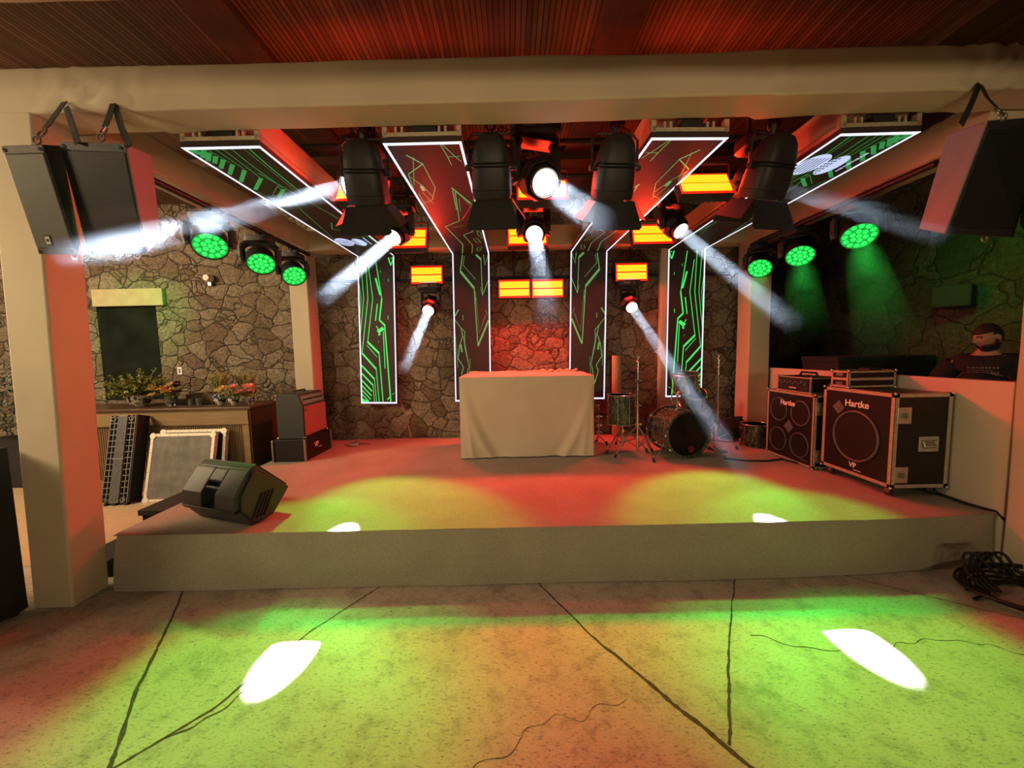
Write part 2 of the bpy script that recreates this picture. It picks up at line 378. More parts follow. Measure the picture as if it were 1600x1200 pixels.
        if loc: o.location = loc
        if bevel:
            b = o.modifiers.new('bevel', 'BEVEL'); b.width = bevel; b.segments = 2; b.limit_method = 'ANGLE'; b.angle_limit = R(40)
        return o
def struct(name, mb, mat, label=None, **k):
    o = mb.build(name, mat, **k); o['kind'] = 'structure'
    if label: o['label'] = label
    return o
def text_mesh(txt, size, extrude=0.0015, bold=True):
    c = D.curves.new('lettering', 'FONT'); c.body = txt; c.size = size; c.extrude = extrude; c.align_x = 'CENTER'; c.align_y = 'CENTER'
    if bold: c.offset = size * 0.018
    o = D.objects.new('lettering', c); COL.objects.link(o)
    dg = bpy.context.evaluated_depsgraph_get(); me = D.meshes.new_from_object(o.evaluated_get(dg))
    D.objects.remove(o); return me
def text(name, txt, size, mat, parent, origin, xdir, updir, bold=True):
    me = text_mesh(txt, size, bold=bold); me.materials.clear(); me.materials.append(M[mat]); me.name = name
    o = D.objects.new(name, me); COL.objects.link(o); o.parent = parent
    x = Vector(xdir).normalized(); y = Vector(updir).normalized(); z = x.cross(y)
    m3 = Matrix((x, y, z)).transposed().to_4x4(); m3.translation = Vector(origin); o.matrix_local = m3
    return o
rnd = random.Random(7)
# ================================================================ THE SETTING
struct('floor', MB().box(-9, 8, -5, 6.9, -0.12, 0), 'concrete')
struct('ceiling', MB().box(-9, 8, -5, 6.9, 3.75, 3.85), 'slats')
mb = MB(); mb.box(-9, -5.9, 5.55, 5.8, 0, 3.75); mb.box(-5.05, 3.62, 5.55, 5.8, 0, 3.75); mb.box(-5.9, -5.05, 5.55, 5.8, 2.36, 3.75); mb.box(-5.9, -5.05, 5.55, 5.8, 0, 1.02)
struct('wall_back', mb, 'stone')
struct('wall_left', MB().box(-9.2, -9, -5, 6.9, 0, 3.75), 'plaster')
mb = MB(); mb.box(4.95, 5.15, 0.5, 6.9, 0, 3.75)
struct('wall_right', mb, 'stone_shaded')
struct('wall_alcove', MB().box(3.62, 5.15, 6.6, 6.9, 0, 3.75), 'stone_shaded')
o = MB().box(-5.9, -4.9, 5.50, 5.62, 2.36, 2.60).build('lintel', 'lintel', bevel=0.01); o.name = 'trim_1'; o['kind'] = 'structure'
mb = MB(); mb.box(-5.9, -5.05, 5.565, 5.58, 1.02, 2.36)
struct('window_1', mb, 'glass_dark')
# partition wall beside the stage and the raised floor behind it
struct('wall_partition', MB().box(3.45, 3.53, 2.62, 5.40, 0, 1.32), 'paint', bevel=0.006)
struct('floor_mixing_area', MB().box(3.53, 4.95, 2.3, 6.6, 0, 0.38), 'carpet')
struct('floor_bar_area', MB().box(-9, -2.9, 2.9, 5.55, 0, 0.006), 'wood_floor')
# rafters under the slatted ceiling
for k, (x0, x1) in enumerate(((-1.92, -1.66), (0.62, 0.90), (3.05, 3.3), (-4.4, -4.15))):
    struct('trim_%d' % (k + 2), MB().box(x0, x1, -5, 5.55, 3.70, 3.752), 'wood_beam')
struct('trim_6', MB().box(-9, 5, 4.25, 4.42, 3.62, 3.70), 'wood_beam')
struct('trim_7', MB().box(-9, 5, 3.05, 3.17, 3.66, 3.70), 'wood_beam')

# saw cut joints and cracks in the concrete
def crack(name, pts, w0, w1, label, parentless=True, jag=0.004):
    P = []; r_ = random.Random(len(pts) + int(w0 * 10000))
    for i in range(len(pts) - 1):
        a = Vector((*pts[i], 0.0)); b = Vector((*pts[i + 1], 0.0)); n = max(2, int((b - a).length / 0.02))
        for k in range(n): P.append(a.lerp(b, k / n))
    P.append(Vector((*pts[-1], 0)))
    vs_ = []; N = len(P)
    for i, p in enumerate(P):
        d = (P[min(i + 1, N - 1)] - P[max(0, i - 1)]).normalized(); sd = Vector((-d.y, d.x, 0)); t = i / (N - 1)
        ww = (w0 + (w1 - w0) * t) * (0.65 + 0.7 * r_.random()); q = p + sd * jag * (noise.noise(p * 9) * 2)
        vs_ += [q - sd * ww / 2 + Vector((0, 0, 0.0012)), q + sd * ww / 2 + Vector((0, 0, 0.0012))]
    mb = MB().add(vs_, [(2 * i, 2 * i + 1, 2 * i + 3, 2 * i + 2) for i in range(N - 1)])
    o = mb.build(name, 'crack'); o['kind'] = 'structure'; return o
M['crack'] = plain('dirty_joint', (0.055, 0.045, 0.03), 0.9, var=0.4, nscale=40)
crack('trim_8', [(-2.31, 2.53), (-1.61, 1.645), (-1.86, 1.752)][:1] + [(-2.10, 2.19), (-1.863, 1.752), (-1.60, 1.36), (-1.4, 1.0)], 0.010, 0.020, '')
crack('trim_9', [(-0.927, 2.57), (-1.216, 2.098), (-1.403, 1.624), (-1.62, 1.36)], 0.006, 0.014, '')
crack('trim_10', [(0.129, 2.58), (0.42, 2.03), (0.832, 1.414), (1.05, 1.08)], 0.008, 0.024, '')
crack('trim_11', [(1.56, 2.60), (1.402, 2.363), (1.10, 1.88), (0.847, 1.421)], 0.006, 0.014, '')
crack('trim_12', [(1.30, 2.02), (1.55, 1.93), (1.8, 1.90), (1.95, 1.92), (2.3, 1.95), (2.75, 1.80)], 0.004, 0.003, '', jag=0.03)
crack('trim_13', [(2.2, 2.62), (2.55, 2.35), (3.1, 1.98)], 0.005, 0.005, '')
crack('trim_14', [(-1.30, 1.72), (-1.42, 1.55), (-1.5, 1.50)], 0.005, 0.010, '', jag=0.02)
crack('trim_15', [(-0.9, 1.25), (-0.2, 1.33), (0.1, 1.52), (0.5, 1.62)], 0.003, 0.002, '', jag=0.03)

# ================================================================ FABRIC WRAPPED STRUCTURE
def fabric_box(x0, x1, y0, y1, z0, z1, step=0.06, amp=0.006, seed=0, folds=(), lean=None, ridges=None):
    "closed box as a grid, gently wavy, with folds running to the given points"
    L = (x1 - x0, y1 - y0, z1 - z0); n = [max(1, int(round(l / step))) for l in L]
    V = []; idx = {}
    F = []
    def vid(i, j, k):
        if (i, j, k) not in idx:
            idx[(i, j, k)] = len(V); V.append(Vector((x0 + L[0] * i / n[0], y0 + L[1] * j / n[1], z0 + L[2] * k / n[2])))
        return idx[(i, j, k)]
    for j in range(n[1]):
        for k in range(n[2]):
            for i in (0, n[0]): F.append((vid(i, j, k), vid(i, j + 1, k), vid(i, j + 1, k + 1), vid(i, j, k + 1)))
    for i in range(n[0]):
        for k in range(n[2]):
            for j in (0, n[1]): F.append((vid(i, j, k), vid(i + 1, j, k), vid(i + 1, j, k + 1), vid(i, j, k + 1)))
        for j in range(n[1]):
            for k in (0, n[2]): F.append((vid(i, j, k), vid(i + 1, j, k), vid(i + 1, j + 1, k), vid(i, j + 1, k)))
    c = Vector(((x0 + x1) / 2, (y0 + y1) / 2, (z0 + z1) / 2)); out = []
    long_ = max(range(3), key=lambda q: L[q])
    for p in V:
        d = p - c; d[long_] = 0
        dn = d.normalized() if d.length > 1e-6 else Vector((0, 0, 1))
        s_ = noise.noise(Vector((p.x * 1.1 + seed, p.y * 1.1, p.z * 1.1))) * amp * 1.6 + noise.noise(Vector((p.x * 4 + seed, p.y * 4, p.z * 4))) * amp * 0.6
        for fx, fy, fz, fr, fa in folds:
            q = p - Vector((fx, fy, fz)); r_ = q.length
            if r_ < fr * 1.6:
                ang = math.atan2(q.z, q.x if L[0] > L[1] else q.y)
                s_ += fa * math.sin(ang * 11 + seed) * math.exp(-(r_ / fr) ** 2 * 1.5) * min(1, r_ / 0.05)
        if ridges: s_ += ridges(p)
        q = p + dn * s_
        if lean: q = q + lean(p)
        out.append(q)
    mb = MB().add(out, F); return mb
def thing(o, label, cat, group=None): return tag(o, label, cat, group)
beam_folds = [(-2.58, 2.37, 3.10, 0.22, 0.013), (-2.28, 2.37, 3.09, 0.18, 0.013), (-2.2, 2.5, 3.06, 0.3, 0.01), (2.75, 2.37, 3.08, 0.25, 0.016), (1.55, 2.5, 3.06, 0.25, 0.014), (3.0, 2.4, 3.1, 0.35, 0.018)]
o = fabric_box(-3.9, 4.0, 2.37, 2.60, 3.062, 3.305, 0.05, 0.007, 1, beam_folds, lean=lambda p: Vector((0, 0, 0.004 * p.x))).build('fabric_wrapped_beam', 'fabric', smooth=True, bevel=0.012)
tag(o, 'long beige fabric-wrapped beam crossing the whole width above the stage front', 'beam')
o = fabric_box(-5.0, 5.0, 1.46, 1.70, 3.06, 3.30, 0.05, 0.010, 5).build('fabric_wrapped_beam', 'fabric', smooth=True, bevel=0.012)
tag(o, 'pale fabric edge of a nearer beam just showing along the top of the photo', 'beam')
o = fabric_box(-2.75, 3.6, 5.25, 5.5, 3.0, 3.28, 0.10, 0.008, 3).build('fabric_wrapped_beam', 'fabric', smooth=True, bevel=0.012)
tag(o, 'beige fabric-wrapped beam across the back, against the stone wall', 'beam')
sf = [(-2.65, 3.45, 3.02, 0.22, 0.02), (-2.65, 4.2, 3.02, 0.2, 0.02), (-2.65, 4.8, 3.02, 0.2, 0.02)]
o = fabric_box(-2.90, -2.65, 2.61, 5.25, 3.0, 3.26, 0.05, 0.008, 4, sf).build('fabric_wrapped_beam', 'fabric', smooth=True, bevel=0.012)
tag(o, 'beige fabric-wrapped beam running back along the left side above the wash lights', 'beam')
sf = [(3.13, 3.45, 2.98, 0.22, 0.02), (3.13, 4.2, 2.98, 0.2, 0.02), (3.13, 2.9, 2.98, 0.3, 0.015)]
o = fabric_box(3.13, 3.38, 2.61, 5.25, 2.94, 3.20, 0.05, 0.010, 6, sf).build('fabric_wrapped_beam', 'fabric', smooth=True, bevel=0.012)
tag(o, 'beige fabric-wrapped beam running back along the right side, folds of cloth hanging', 'beam')
for nm, x0, x1, lb in (('a', -2.06, -1.64, 'red-lit fabric-wrapped beam above the leftmost ceiling screen'), ('b', -0.74, -0.34, 'fabric-wrapped beam above the ceiling screen left of centre'),
                       ('c', 0.98, 1.32, 'fabric-wrapped beam above the ceiling screen right of centre'), ('d', 2.22, 2.62, 'red-lit fabric-wrapped beam above the rightmost ceiling screen')):
    o = fabric_box(x0, x1, 2.62, 5.24, 3.08, 3.26, 0.08, 0.008, ord(nm)).build('fabric_wrapped_beam', 'fabric', smooth=True, bevel=0.012)
    tag(o, lb, 'beam')
# columns
def zig(p):
    if p.x < -2.9: return 0.0
    z = (p.z % 0.62) / 0.62; yy = 2.40 + 0.17 * (2 * z if z < 0.5 else 2 - 2 * z)
    return 0.007 * math.exp(-((p.y - yy) / 0.014) ** 2)
o = fabric_box(-3.09, -2.83, 2.37, 2.60, 0.0, 3.06, 0.03, 0.004, 9, lean=lambda p: Vector((0.035 * (p.z - 1.5), 0, 0)), ridges=zig).build('fabric_wrapped_column', 'fabric', smooth=True, bevel=0.012)
tag(o, 'beige fabric-wrapped column at the front left corner of the stage, orange on its inner side', 'column')
o = fabric_box(3.43, 3.70, 2.36, 2.60, 0.0, 3.08, 0.05, 0.004, 12).build('fabric_wrapped_column', 'fabric', smooth=True, bevel=0.012)
tag(o, 'fabric-wrapped column at the right edge of the photo, a thin pink strip', 'column')
o = fabric_box(-2.95, -2.70, 5.22, 5.48, 0.385, 3.0, 0.06, 0.004, 13).build('fabric_wrapped_column', 'fabric', smooth=True, bevel=0.012)
tag(o, 'beige fabric-wrapped column against the stone wall behind the guitar amplifier', 'column')
o = fabric_box(3.14, 3.42, 5.10, 5.38, 0.385, 3.0, 0.06, 0.004, 14, lean=lambda p: Vector((0.0, 0, 0))).build('fabric_wrapped_column', 'fabric', smooth=True, bevel=0.012)
tag(o, 'beige fabric-wrapped column at the back right where the low partition ends', 'column')
o = fabric_box(2.10, 2.36, 5.44, 5.54, 0.38, 3.0, 0.06, 0.004, 15).build('fabric_wrapped_column', 'fabric', smooth=True, bevel=0.012)
tag(o, 'narrow red-lit fabric column behind the rightmost hanging screen', 'column')

# ================================================================ STAGE
st = empty('stage', (0.3, 4.0, 0), label='low stage platform covered in grey carpet, lit red and green', cat='stage')
mb = MB(); nx, ny = 60, 26; V = []; F = []
def sx0(y): return -2.825 - 0.02 * (y - 2.6)
for j in range(ny + 1):
    for i in range(nx + 1):
        y = 2.60 + (5.54 - 2.60) * j / ny; x = sx0(y) + (3.44 - sx0(y)) * i / nx
        yo = y + (0.045 * max(0, (x - 2.4)) if j == 0 else 0)
        z = 0.3785 + 0.0015 * noise.noise(Vector((x * 1.5, y * 1.5, 0))) - (0.006 if j == 0 else 0)
        V.append((x - 0.3, yo - 4.0, z))
for j in range(ny):
    for i in range(nx): a = j * (nx + 1) + i; F.append((a, a + 1, a + nx + 2, a + nx + 1))
mb.add(V, F); mb.build('deck_carpet', 'carpet', st, smooth=True)
mb = MB(); V = []; F = []; n = 130
path = [(-2.86, 5.4), (-2.84, 3.2), (-2.80, 2.72)] + [(-2.74 - 0.0, 2.60 - 0.0)] + [(-2.68, 2.575)]
pts = [(-2.88, 5.3), (-2.85, 4.0), (-2.83, 2.80), (-2.825, 2.63), (-2.79, 2.595), (-2.72, 2.59)] + [(-2.6 + i * 0.1, 2.592 + 0.003 * math.sin(i * 0.8)) for i in range(52)] + [(2.75, 2.61), (3.0, 2.625), (3.25, 2.64), (3.38, 2.655), (3.44, 2.665)]
rows = 7
for k in range(rows + 1):
    t = k / rows
    for i, (x, y) in enumerate(pts):
        bow = (0.05 * t if i > 2 else 0) + 0.035 * math.sin(t * PI * 0.5) * (1 - t) * 1.2 + 0.020 * noise.noise(Vector((x * 1.2, t, 2)))
        off = 0
        bow *= max(0.0, min(1.0, (3.40 - x) / 1.8)); z = 0.374 * (1 - t) + 0.003
        if k == 0: z = 0.381 + 0.003 * noise.noise(Vector((x * 1.5, y * 1.5, 0))) - 0.004
        V.append((x - 0.3 + off, y - 4.0 - bow - 0.012 * t, z))
N = len(pts)
for k in range(rows):
    for i in range(N - 1): a = k * N + i; F.append((a, a + N, a + N + 1, a + 1))
mb.add(V, F); mb.build('skirt', 'carpet', st, smooth=True)
mb = MB().box(-3.05, 3.05, -1.26, 1.5, 0.0, 0.34); mb.build('platform', 'black_matte', st)

# steps of black decking at the left side of the stage
s_ = empty('stage_step', (-3.1, 3.8, 0), label='black riser step standing against the left side of the stage', cat='step')
MB().box(-0.12, 0.14, -0.62, 0.66, 0.27, 0.32).build('tread', 'black_matte', s_, bevel=0.006)
MB().box(-0.10, 0.12, -0.60, 0.64, 0.0, 0.27).build('riser', 'black_matte', s_)
s_ = empty('stage_step', (-3.12, 2.9, 0), label='lower black step beside the front left column', cat='step')
MB().box(-0.16, 0.14, -0.20, 0.26, 0.10, 0.14).build('tread', 'black_matte', s_, bevel=0.006)
MB().box(-0.14, 0.12, -0.18, 0.24, 0.0, 0.10).build('riser', 'black_matte', s_)
# ================================================================ LED SCREENS
A_DROP=[(0.01,[(0.048,0.012),(0.076,0.574),(0.016,1.064)]),(0.008,[(0.019,0.379),(0.039,0.574),(0.017,0.805)]),(0.012,[(0.116,0.012),(0.134,0.574),(0.032,1.332)]),(0.03,[(0.032,1.332),(0.226,1.554)]),(0.012,[(0.226,1.554),(0.256,2.02)]),(0.012,[(0.152,0.139),(0.202,0.574),(0.114,1.184)]),(0.034,[(0.114,1.175),(0.271,1.332)]),(0.01,[(0.103,1.221),(0.244,1.387)]),(0.016,[(0.271,1.332),(0.311,2.02)]),(0.014,[(0.248,0.018),(0.328,0.574)]),(0.024,[(0.328,0.574),(0.287,0.87)]),(0.018,[(0.264,0.648),(0.233,0.879)]),(0.028,[(0.287,0.87),(0.363,0.944)]),(0.022,[(0.359,0.934),(0.421,2.02)]),(0.014,[(0.337,1.027),(0.351,1.545)]),(0.014,[(0.242,0.953),(0.268,0.999)]),(0.062,[(0.26,1.036),(0.342,0.981)]),(0.03,[(0.272,1.082),(0.292,1.054)]),(0.03,[(0.248,0.296),(0.306,0.527)]),(0.022,[(0.43,0.018),(0.462,0.124)]),(0.018,[(0.462,0.124),(0.508,0.013)]),(0.012,[(0.461,0.028),(0.488,0.028)]),(0.028,[(0.014,1.498),(0.197,1.696)]),(0.01,[(0.197,1.696),(0.218,2.02)]),(0.026,[(0.015,1.61),(0.175,1.785)]),(0.01,[(0.175,1.785),(0.188,2.02)]),(0.024,[(0.016,1.711),(0.158,1.869)]),(0.02,[(0.018,1.789),(0.148,1.933)]),(0.018,[(0.02,1.856),(0.137,1.985)]),(0.018,[(0.021,1.915),(0.102,2.007)]),(0.032,[(0.021,1.98),(0.081,2.02)]),(0.06,[(0.014,2.02),(0.111,2.02)]),(0.02,[(0.374,1.989),(0.418,1.943)]),(0.008,[(0.444,1.915),(0.473,1.896)]),(0.008,[(0.315,0.194),(0.318,0.222)]),(0.008,[(0.423,0.305),(0.424,0.342)]),(0.01,[(0.409,0.805),(0.408,0.86)]),(0.006,[(0.266,1.166),(0.267,1.184)])]
A_CEIL=[(0.032,[(0.279,0.651),(0.136,0.811)]),(0.032,[(0.228,0.447),(0.049,0.647)]),(0.032,[(0.193,0.316),(0.036,0.5)]),(0.032,[(0.167,0.231),(0.037,0.379)]),(0.032,[(0.154,0.163),(0.043,0.284)]),(0.032,[(0.136,0.116),(0.056,0.212)]),(0.032,[(0.13,0.069),(0.038,0.175)]),(0.032,[(0.114,0.043),(0.038,0.133)]),(0.06,[(0.03,0.03),(0.08,0.10)]),(0.03,[(0.02,0.02),(0.14,0.03)]),(0.01,[(0.421,0.033),(0.403,0.224),(0.379,0.752)]),(0.007,[(0.304,0.028),(0.289,0.243),(0.287,0.613)]),(0.006,[(0.248,0.026),(0.246,0.108),(0.226,0.433)]),(0.006,[(0.201,0.034),(0.199,0.298)]),(0.006,[(0.145,0.032),(0.168,0.214)]),(0.004,[(0.384,0.041),(0.375,0.331),(0.353,0.678)]),(0.005,[(0.041,0.694),(0.089,0.955)]),(0.005,[(0.259,0.597),(0.116,0.763)]),(0.008,[(0.26,0.363),(0.414,1.396),(0.5,2.371)]),(0.006,[(0.267,0.583),(0.169,1.135),(0.012,2.329)]),(0.01,[(0.285,1.465),(0.197,1.665),(0.272,1.714)]),(0.004,[(0.441,1.816),(0.347,2.356)])]
B_GR=[('c',0.014,[(0.11,0.152),(0.194,0.281)]),('c',0.012,[(0.194,0.281),(0.048,0.434)]),('c',0.006,[(0.048,0.434),(0.012,0.759),(0.012,1.196)]),('c',0.007,[(0.194,0.281),(0.198,0.505),(0.203,0.68),(0.125,0.929),(0.021,1.012)]),('c',0.007,[(0.042,0.455),(0.107,0.639),(0.142,0.846)]),('c',0.005,[(0.151,0.18),(0.04,0.636)]),('c',0.03,[(0.097,0.639),(0.095,0.738)]),('c',0.007,[(0.367,0.016),(0.389,0.19),(0.397,0.309)]),('c',0.007,[(0.376,0.017),(0.435,0.174),(0.477,0.265)]),('c',0.007,[(0.384,0.189),(0.478,0.185)]),('c',0.018,[(0.333,0.687),(0.478,1.098)]),('c',0.01,[(0.336,0.737),(0.304,1.185)]),('c',0.009,[(0.352,0.776),(0.287,1.489)]),('c',0.013,[(0.287,1.489),(0.113,1.66)]),('c',0.011,[(0.113,1.66),(0.209,2.358),(0.145,2.793)]),('c',0.005,[(0.012,0.825),(0.012,1.234)]),('c',0.005,[(0.04,0.787),(0.04,1.138)]),('c',0.005,[(0.079,0.763),(0.113,1.017)]),('c',0.009,[(0.414,1.42),(0.382,1.855)]),('c',0.011,[(0.382,1.855),(0.267,1.965)]),('c',0.009,[(0.267,1.965),(0.326,2.396),(0.275,2.804)]),('c',0.006,[(0.436,1.812),(0.473,1.884),(0.476,2.131),(0.434,2.001),(0.436,1.812)]),('c',0.006,[(0.362,2.123),(0.41,2.1),(0.44,2.29),(0.393,2.287),(0.362,2.123)]),('c',0.006,[(0.38,2.52),(0.44,2.494),(0.391,2.68),(0.352,2.644),(0.38,2.52)]),('c',0.004,[(0.174,1.707),(0.309,1.631)]),('c',0.004,[(0.366,0.913),(0.336,1.221)]),('c',0.004,[(0.373,0.778),(0.455,1.145)]),('d',0.014,[(0.141,0.012),(0.107,0.234)]),('d',0.034,[(0.107,0.234),(0.295,0.464)]),('d',0.014,[(0.295,0.464),(0.335,1.261)]),('d',0.026,[(0.335,1.261),(0.488,0.908)]),('d',0.006,[(0.167,0.028),(0.146,0.149),(0.317,0.343)]),('d',0.006,[(0.312,0.508),(0.358,1.083),(0.445,0.836)]),('d',0.03,[(0.327,0.012),(0.395,0.076)]),('d',0.01,[(0.395,0.059),(0.408,0.554)]),('d',0.01,[(0.408,0.563),(0.494,0.355)]),('d',0.006,[(0.385,0.449),(0.408,0.554)]),('d',0.01,[(0.432,0.012),(0.446,0.155),(0.494,0.018)]),('d',0.02,[(0.012,0.854),(0.073,0.758)]),('d',0.01,[(0.012,0.889),(0.1,1.006),(0.152,1.061),(0.148,1.212),(0.193,1.482)]),('d',0.012,[(0.1,1.006),(0.124,1.122),(0.075,1.255),(0.051,1.434),(0.128,1.562)]),('d',0.008,[(0.133,1.122),(0.154,1.302),(0.209,1.573)]),('d',0.026,[(0.093,1.238),(0.108,1.345)]),('d',0.006,[(0.018,1.076),(0.036,1.344),(0.046,1.569)]),('d',0.01,[(0.191,1.572),(0.148,1.798)]),('d',0.012,[(0.128,1.562),(0.098,1.643),(0.139,1.798),(0.19,1.908)]),('d',0.006,[(0.222,1.438),(0.205,1.708)]),('d',0.014,[(0.318,0.596),(0.298,0.683)]),('d',0.01,[(0.133,0.83),(0.131,0.9)]),('d',0.006,[(0.447,0.766),(0.472,0.837)])]

def loft(mb, rings, n=20, e=0.5):
    "rings: (center, halfwidth vector, halfdepth vector); superellipse cross sections"
    vs_ = []; fs = []
    for c, a, b in rings:
        c = Vector(c); a = Vector(a); b = Vector(b)
        for k in range(n):
            t = 2 * PI * (k + 0.5) / n; cx, cy = math.cos(t), math.sin(t)
            vs_.append(c + a * (abs(cx) ** e * (1 if cx > 0 else -1)) + b * (abs(cy) ** e * (1 if cy > 0 else -1)))
    for i in range(len(rings) - 1):
        for k in range(n):
            p = i * n + k; q = i * n + (k + 1) % n; fs.append((p, q, q + n, p + n))
    fs.append(tuple(reversed(range(n)))); fs.append(tuple(range(len(vs_) - n, len(vs_))))
    return mb.add(vs_, fs)
def led_screen(x0, rz, lean, kind, mirror, label):
    r = empty('led_screen', (x0, 2.60, 2.96), rz, label, 'screen', 'angled ceiling-to-wall led screens')
    Wd = 0.51; Lc = 2.82; Hd = 2.045
    MB().box(0, Wd, 0.0, Lc + 0.07, 0.0, 0.035).build('ceiling_panel', 'screen', r)
    dp = MB().box(0, Wd, Lc, Lc + 0.07, -Hd, 0.0).build('drop_panel', 'screen', r); dp.rotation_euler = (0, lean, 0)
    b = 0.017; e = 0.003
    m = MB()
    m.box(0, Wd, 0, b * 1.6, -e, 0); m.box(0, b, 0, Lc, -e, 0); m.box(Wd - b, Wd, 0, Lc, -e, 0)
    m.build('border_strip', 'gr_frame', r)
    m = MB(); m.box(0, b, Lc - e, Lc, -Hd, 0); m.box(Wd - b, Wd, Lc - e, Lc, -Hd, 0); m.box(0, Wd, Lc - e, Lc, -Hd, -Hd + b * 1.3)
    q = m.build('border_strip', 'gr_frame', r); q.rotation_euler = (0, lean, 0)
    fx = (lambda u: Wd - u) if mirror else (lambda u: u)
    cm, dm = MB(), MB()
    if kind == 'A':
        for w_, P in A_CEIL: cm.ribbon([(fx(u), v, -0.0015) for u, v in P], w_ * 0.9, (0, 0, -1))
        for w_, P in A_DROP: dm.ribbon([(fx(u), Lc - 0.0015, -v) for u, v in P], w_ * 0.8, (0, -1, 0))
    else:
        for t, w_, P in B_GR:
            if t == 'c': cm.ribbon([(fx(u), v, -0.0015) for u, v in P], w_ * 0.9, (0, 0, -1))
            else: dm.ribbon([(fx(u), Lc - 0.0015, -v) for u, v in P], w_ * 0.9, (0, -1, 0))
    cm.build('screen_graphic', 'gr_ceil' if kind == 'A' else 'gr_dim', r)
    q = dm.build('screen_graphic', 'gr_green' if kind == 'A' else 'gr_dim', r); q.rotation_euler = (0, lean, 0)
    # ladder frame the panels bolt to, seen end-on above the front border
    f = MB(); f.T = Matrix.Translation((0, 0, -0.037)); f.box(0.0, Wd, 0.0, 0.02, 0.075, 0.100); f.box(0.0, Wd, 1.4, 1.42, 0.075, 0.095); f.box(0.0, Wd, 2.7, 2.72, 0.075, 0.095)
    f.box(0.01, 0.03, 0, 2.8, 0.072, 0.11); f.box(Wd - 0.03, Wd - 0.01, 0, 2.8, 0.072, 0.11)
    for x in (0.08, 0.12, 0.36, 0.40): f.box(x, x + 0.015, 0.0, 0.02, 0.095, 0.135)
    for x in (0.0, Wd - 0.03): f.box(x, x + 0.03, 0.0, 0.04, 0.095, 0.15)
    f.build('hanging_frame', 'alu_case', r)
    g = MB(); g.T = Matrix.Translation((0, 0, -0.035))
    g.box(0.20, 0.34, 0.0, 0.1, 0.10, 0.145); g.tube([(0.15, 0.01, 0.10), (0.18, 0.01, 0.16), (0.30, 0.01, 0.165), (0.36, 0.01, 0.10)], 0.006)
    g.build('clamp', 'black', r)
    return r, fx
def disc_xy(mb, cx, cy, ax, by, z, n=28, rot=0.0):
    P = [(cx + ax * math.cos(t) * math.cos(rot) - by * math.sin(t) * math.sin(rot), cy + ax * math.cos(t) * math.sin(rot) + by * math.sin(t) * math.cos(rot), z) for t in [2 * PI * k / n for k in range(n)]]
    return mb.add(P, [tuple(range(n))])
def screen_logo(r, cx, cy, sgn):
    m = MB(); disc_xy(m, cx, cy, 0.10, 0.16, -0.0022); disc_xy(m, cx + 0.17 * sgn, cy + 0.02, 0.075, 0.15, -0.0024)
    m.build('logo', 'gr_white', r)
    k = MB()
    for i in range(6): k.box(cx - 0.075 + i * 0.026, cx - 0.067 + i * 0.026, cy - 0.10, cy + 0.13, -0.0034, -0.0030)
    for i in range(7):
        for j in range(3): k.box(cx + sgn * 0.17 - 0.075 + j * 0.022, cx + sgn * 0.17 - 0.062 + j * 0.022, cy - 0.10 + i * 0.038, cy - 0.078 + i * 0.038, -0.0034, -0.0030)
    k.build('logo_stripes', 'screen', r)
    t = MB()
    for i in range(12): t.box(cx + sgn * 0.285 - 0.008, cx + sgn * 0.285 + 0.010, cy - 0.16 + i * 0.024, cy - 0.16 + i * 0.024 + (0.012 if i % 3 else 0.018), -0.0030, -0.0026)
    t.build('logo_lettering', 'gr_white', r)
ra, fa_ = led_screen(-2.105, -0.003, 0.025, 'A', False, 'leftmost led screen: green circuit lines, white edge, bending from ceiling down the wall')
rb, fb_ = led_screen(-0.803, -0.006, 0.012, 'B', False, 'led screen left of centre with jagged faint green outlines, bottom behind the draped table')
rc, fc_ = led_screen(0.933, 0.031, 0.02, 'B', True, 'led screen right of centre with jagged faint green outlines, bottom behind the drum stand')
rd, fd_ = led_screen(2.158, -0.012, 0.008, 'A', True, 'rightmost led screen: green circuit lines and large white oval logo overhead')
screen_logo(rd, 0.12, 0.42, 1); screen_logo(ra, 0.12, 2.15, 1)

# ================================================================ STAGE LIGHTS
def pipe(p0, p1, label, r=0.025):
    p0, p1 = Vector(p0), Vector(p1)
    o = MB().cyl(p0, p1, r, n=12).build('lighting_pipe', 'black', smooth=True); return tag(o, label, 'pipe')
pipe((-2.62, 2.98, 3.33), (3.1, 2.98, 3.33), 'black pipe across the stage carrying the front row of lights')
pipe((-2.62, 3.98, 3.33), (3.1, 3.98, 3.33), 'black pipe across the stage carrying the middle row of lights')
pipe((-2.62, 3.345, 3.33), (3.1, 3.345, 3.33), 'black pipe across the stage holding the front row of red strobes')
pipe((-2.62, 4.345, 3.33), (3.1, 4.345, 3.33), 'black pipe across the stage holding the middle row of red strobes')
pipe((-2.68, 5.525, 2.64), (3.1, 5.525, 2.64), 'dark pipe fixed along the back stone wall behind the lowest strobes', 0.02)
pipe((-2.65, 2.9, 2.935), (-2.65, 5.2, 2.935), 'black pipe under the left side beam holding the wash lights')
pipe((3.11, 2.9, 2.90), (3.11, 5.05, 2.90), 'black pipe under the right side beam holding the wash lights')

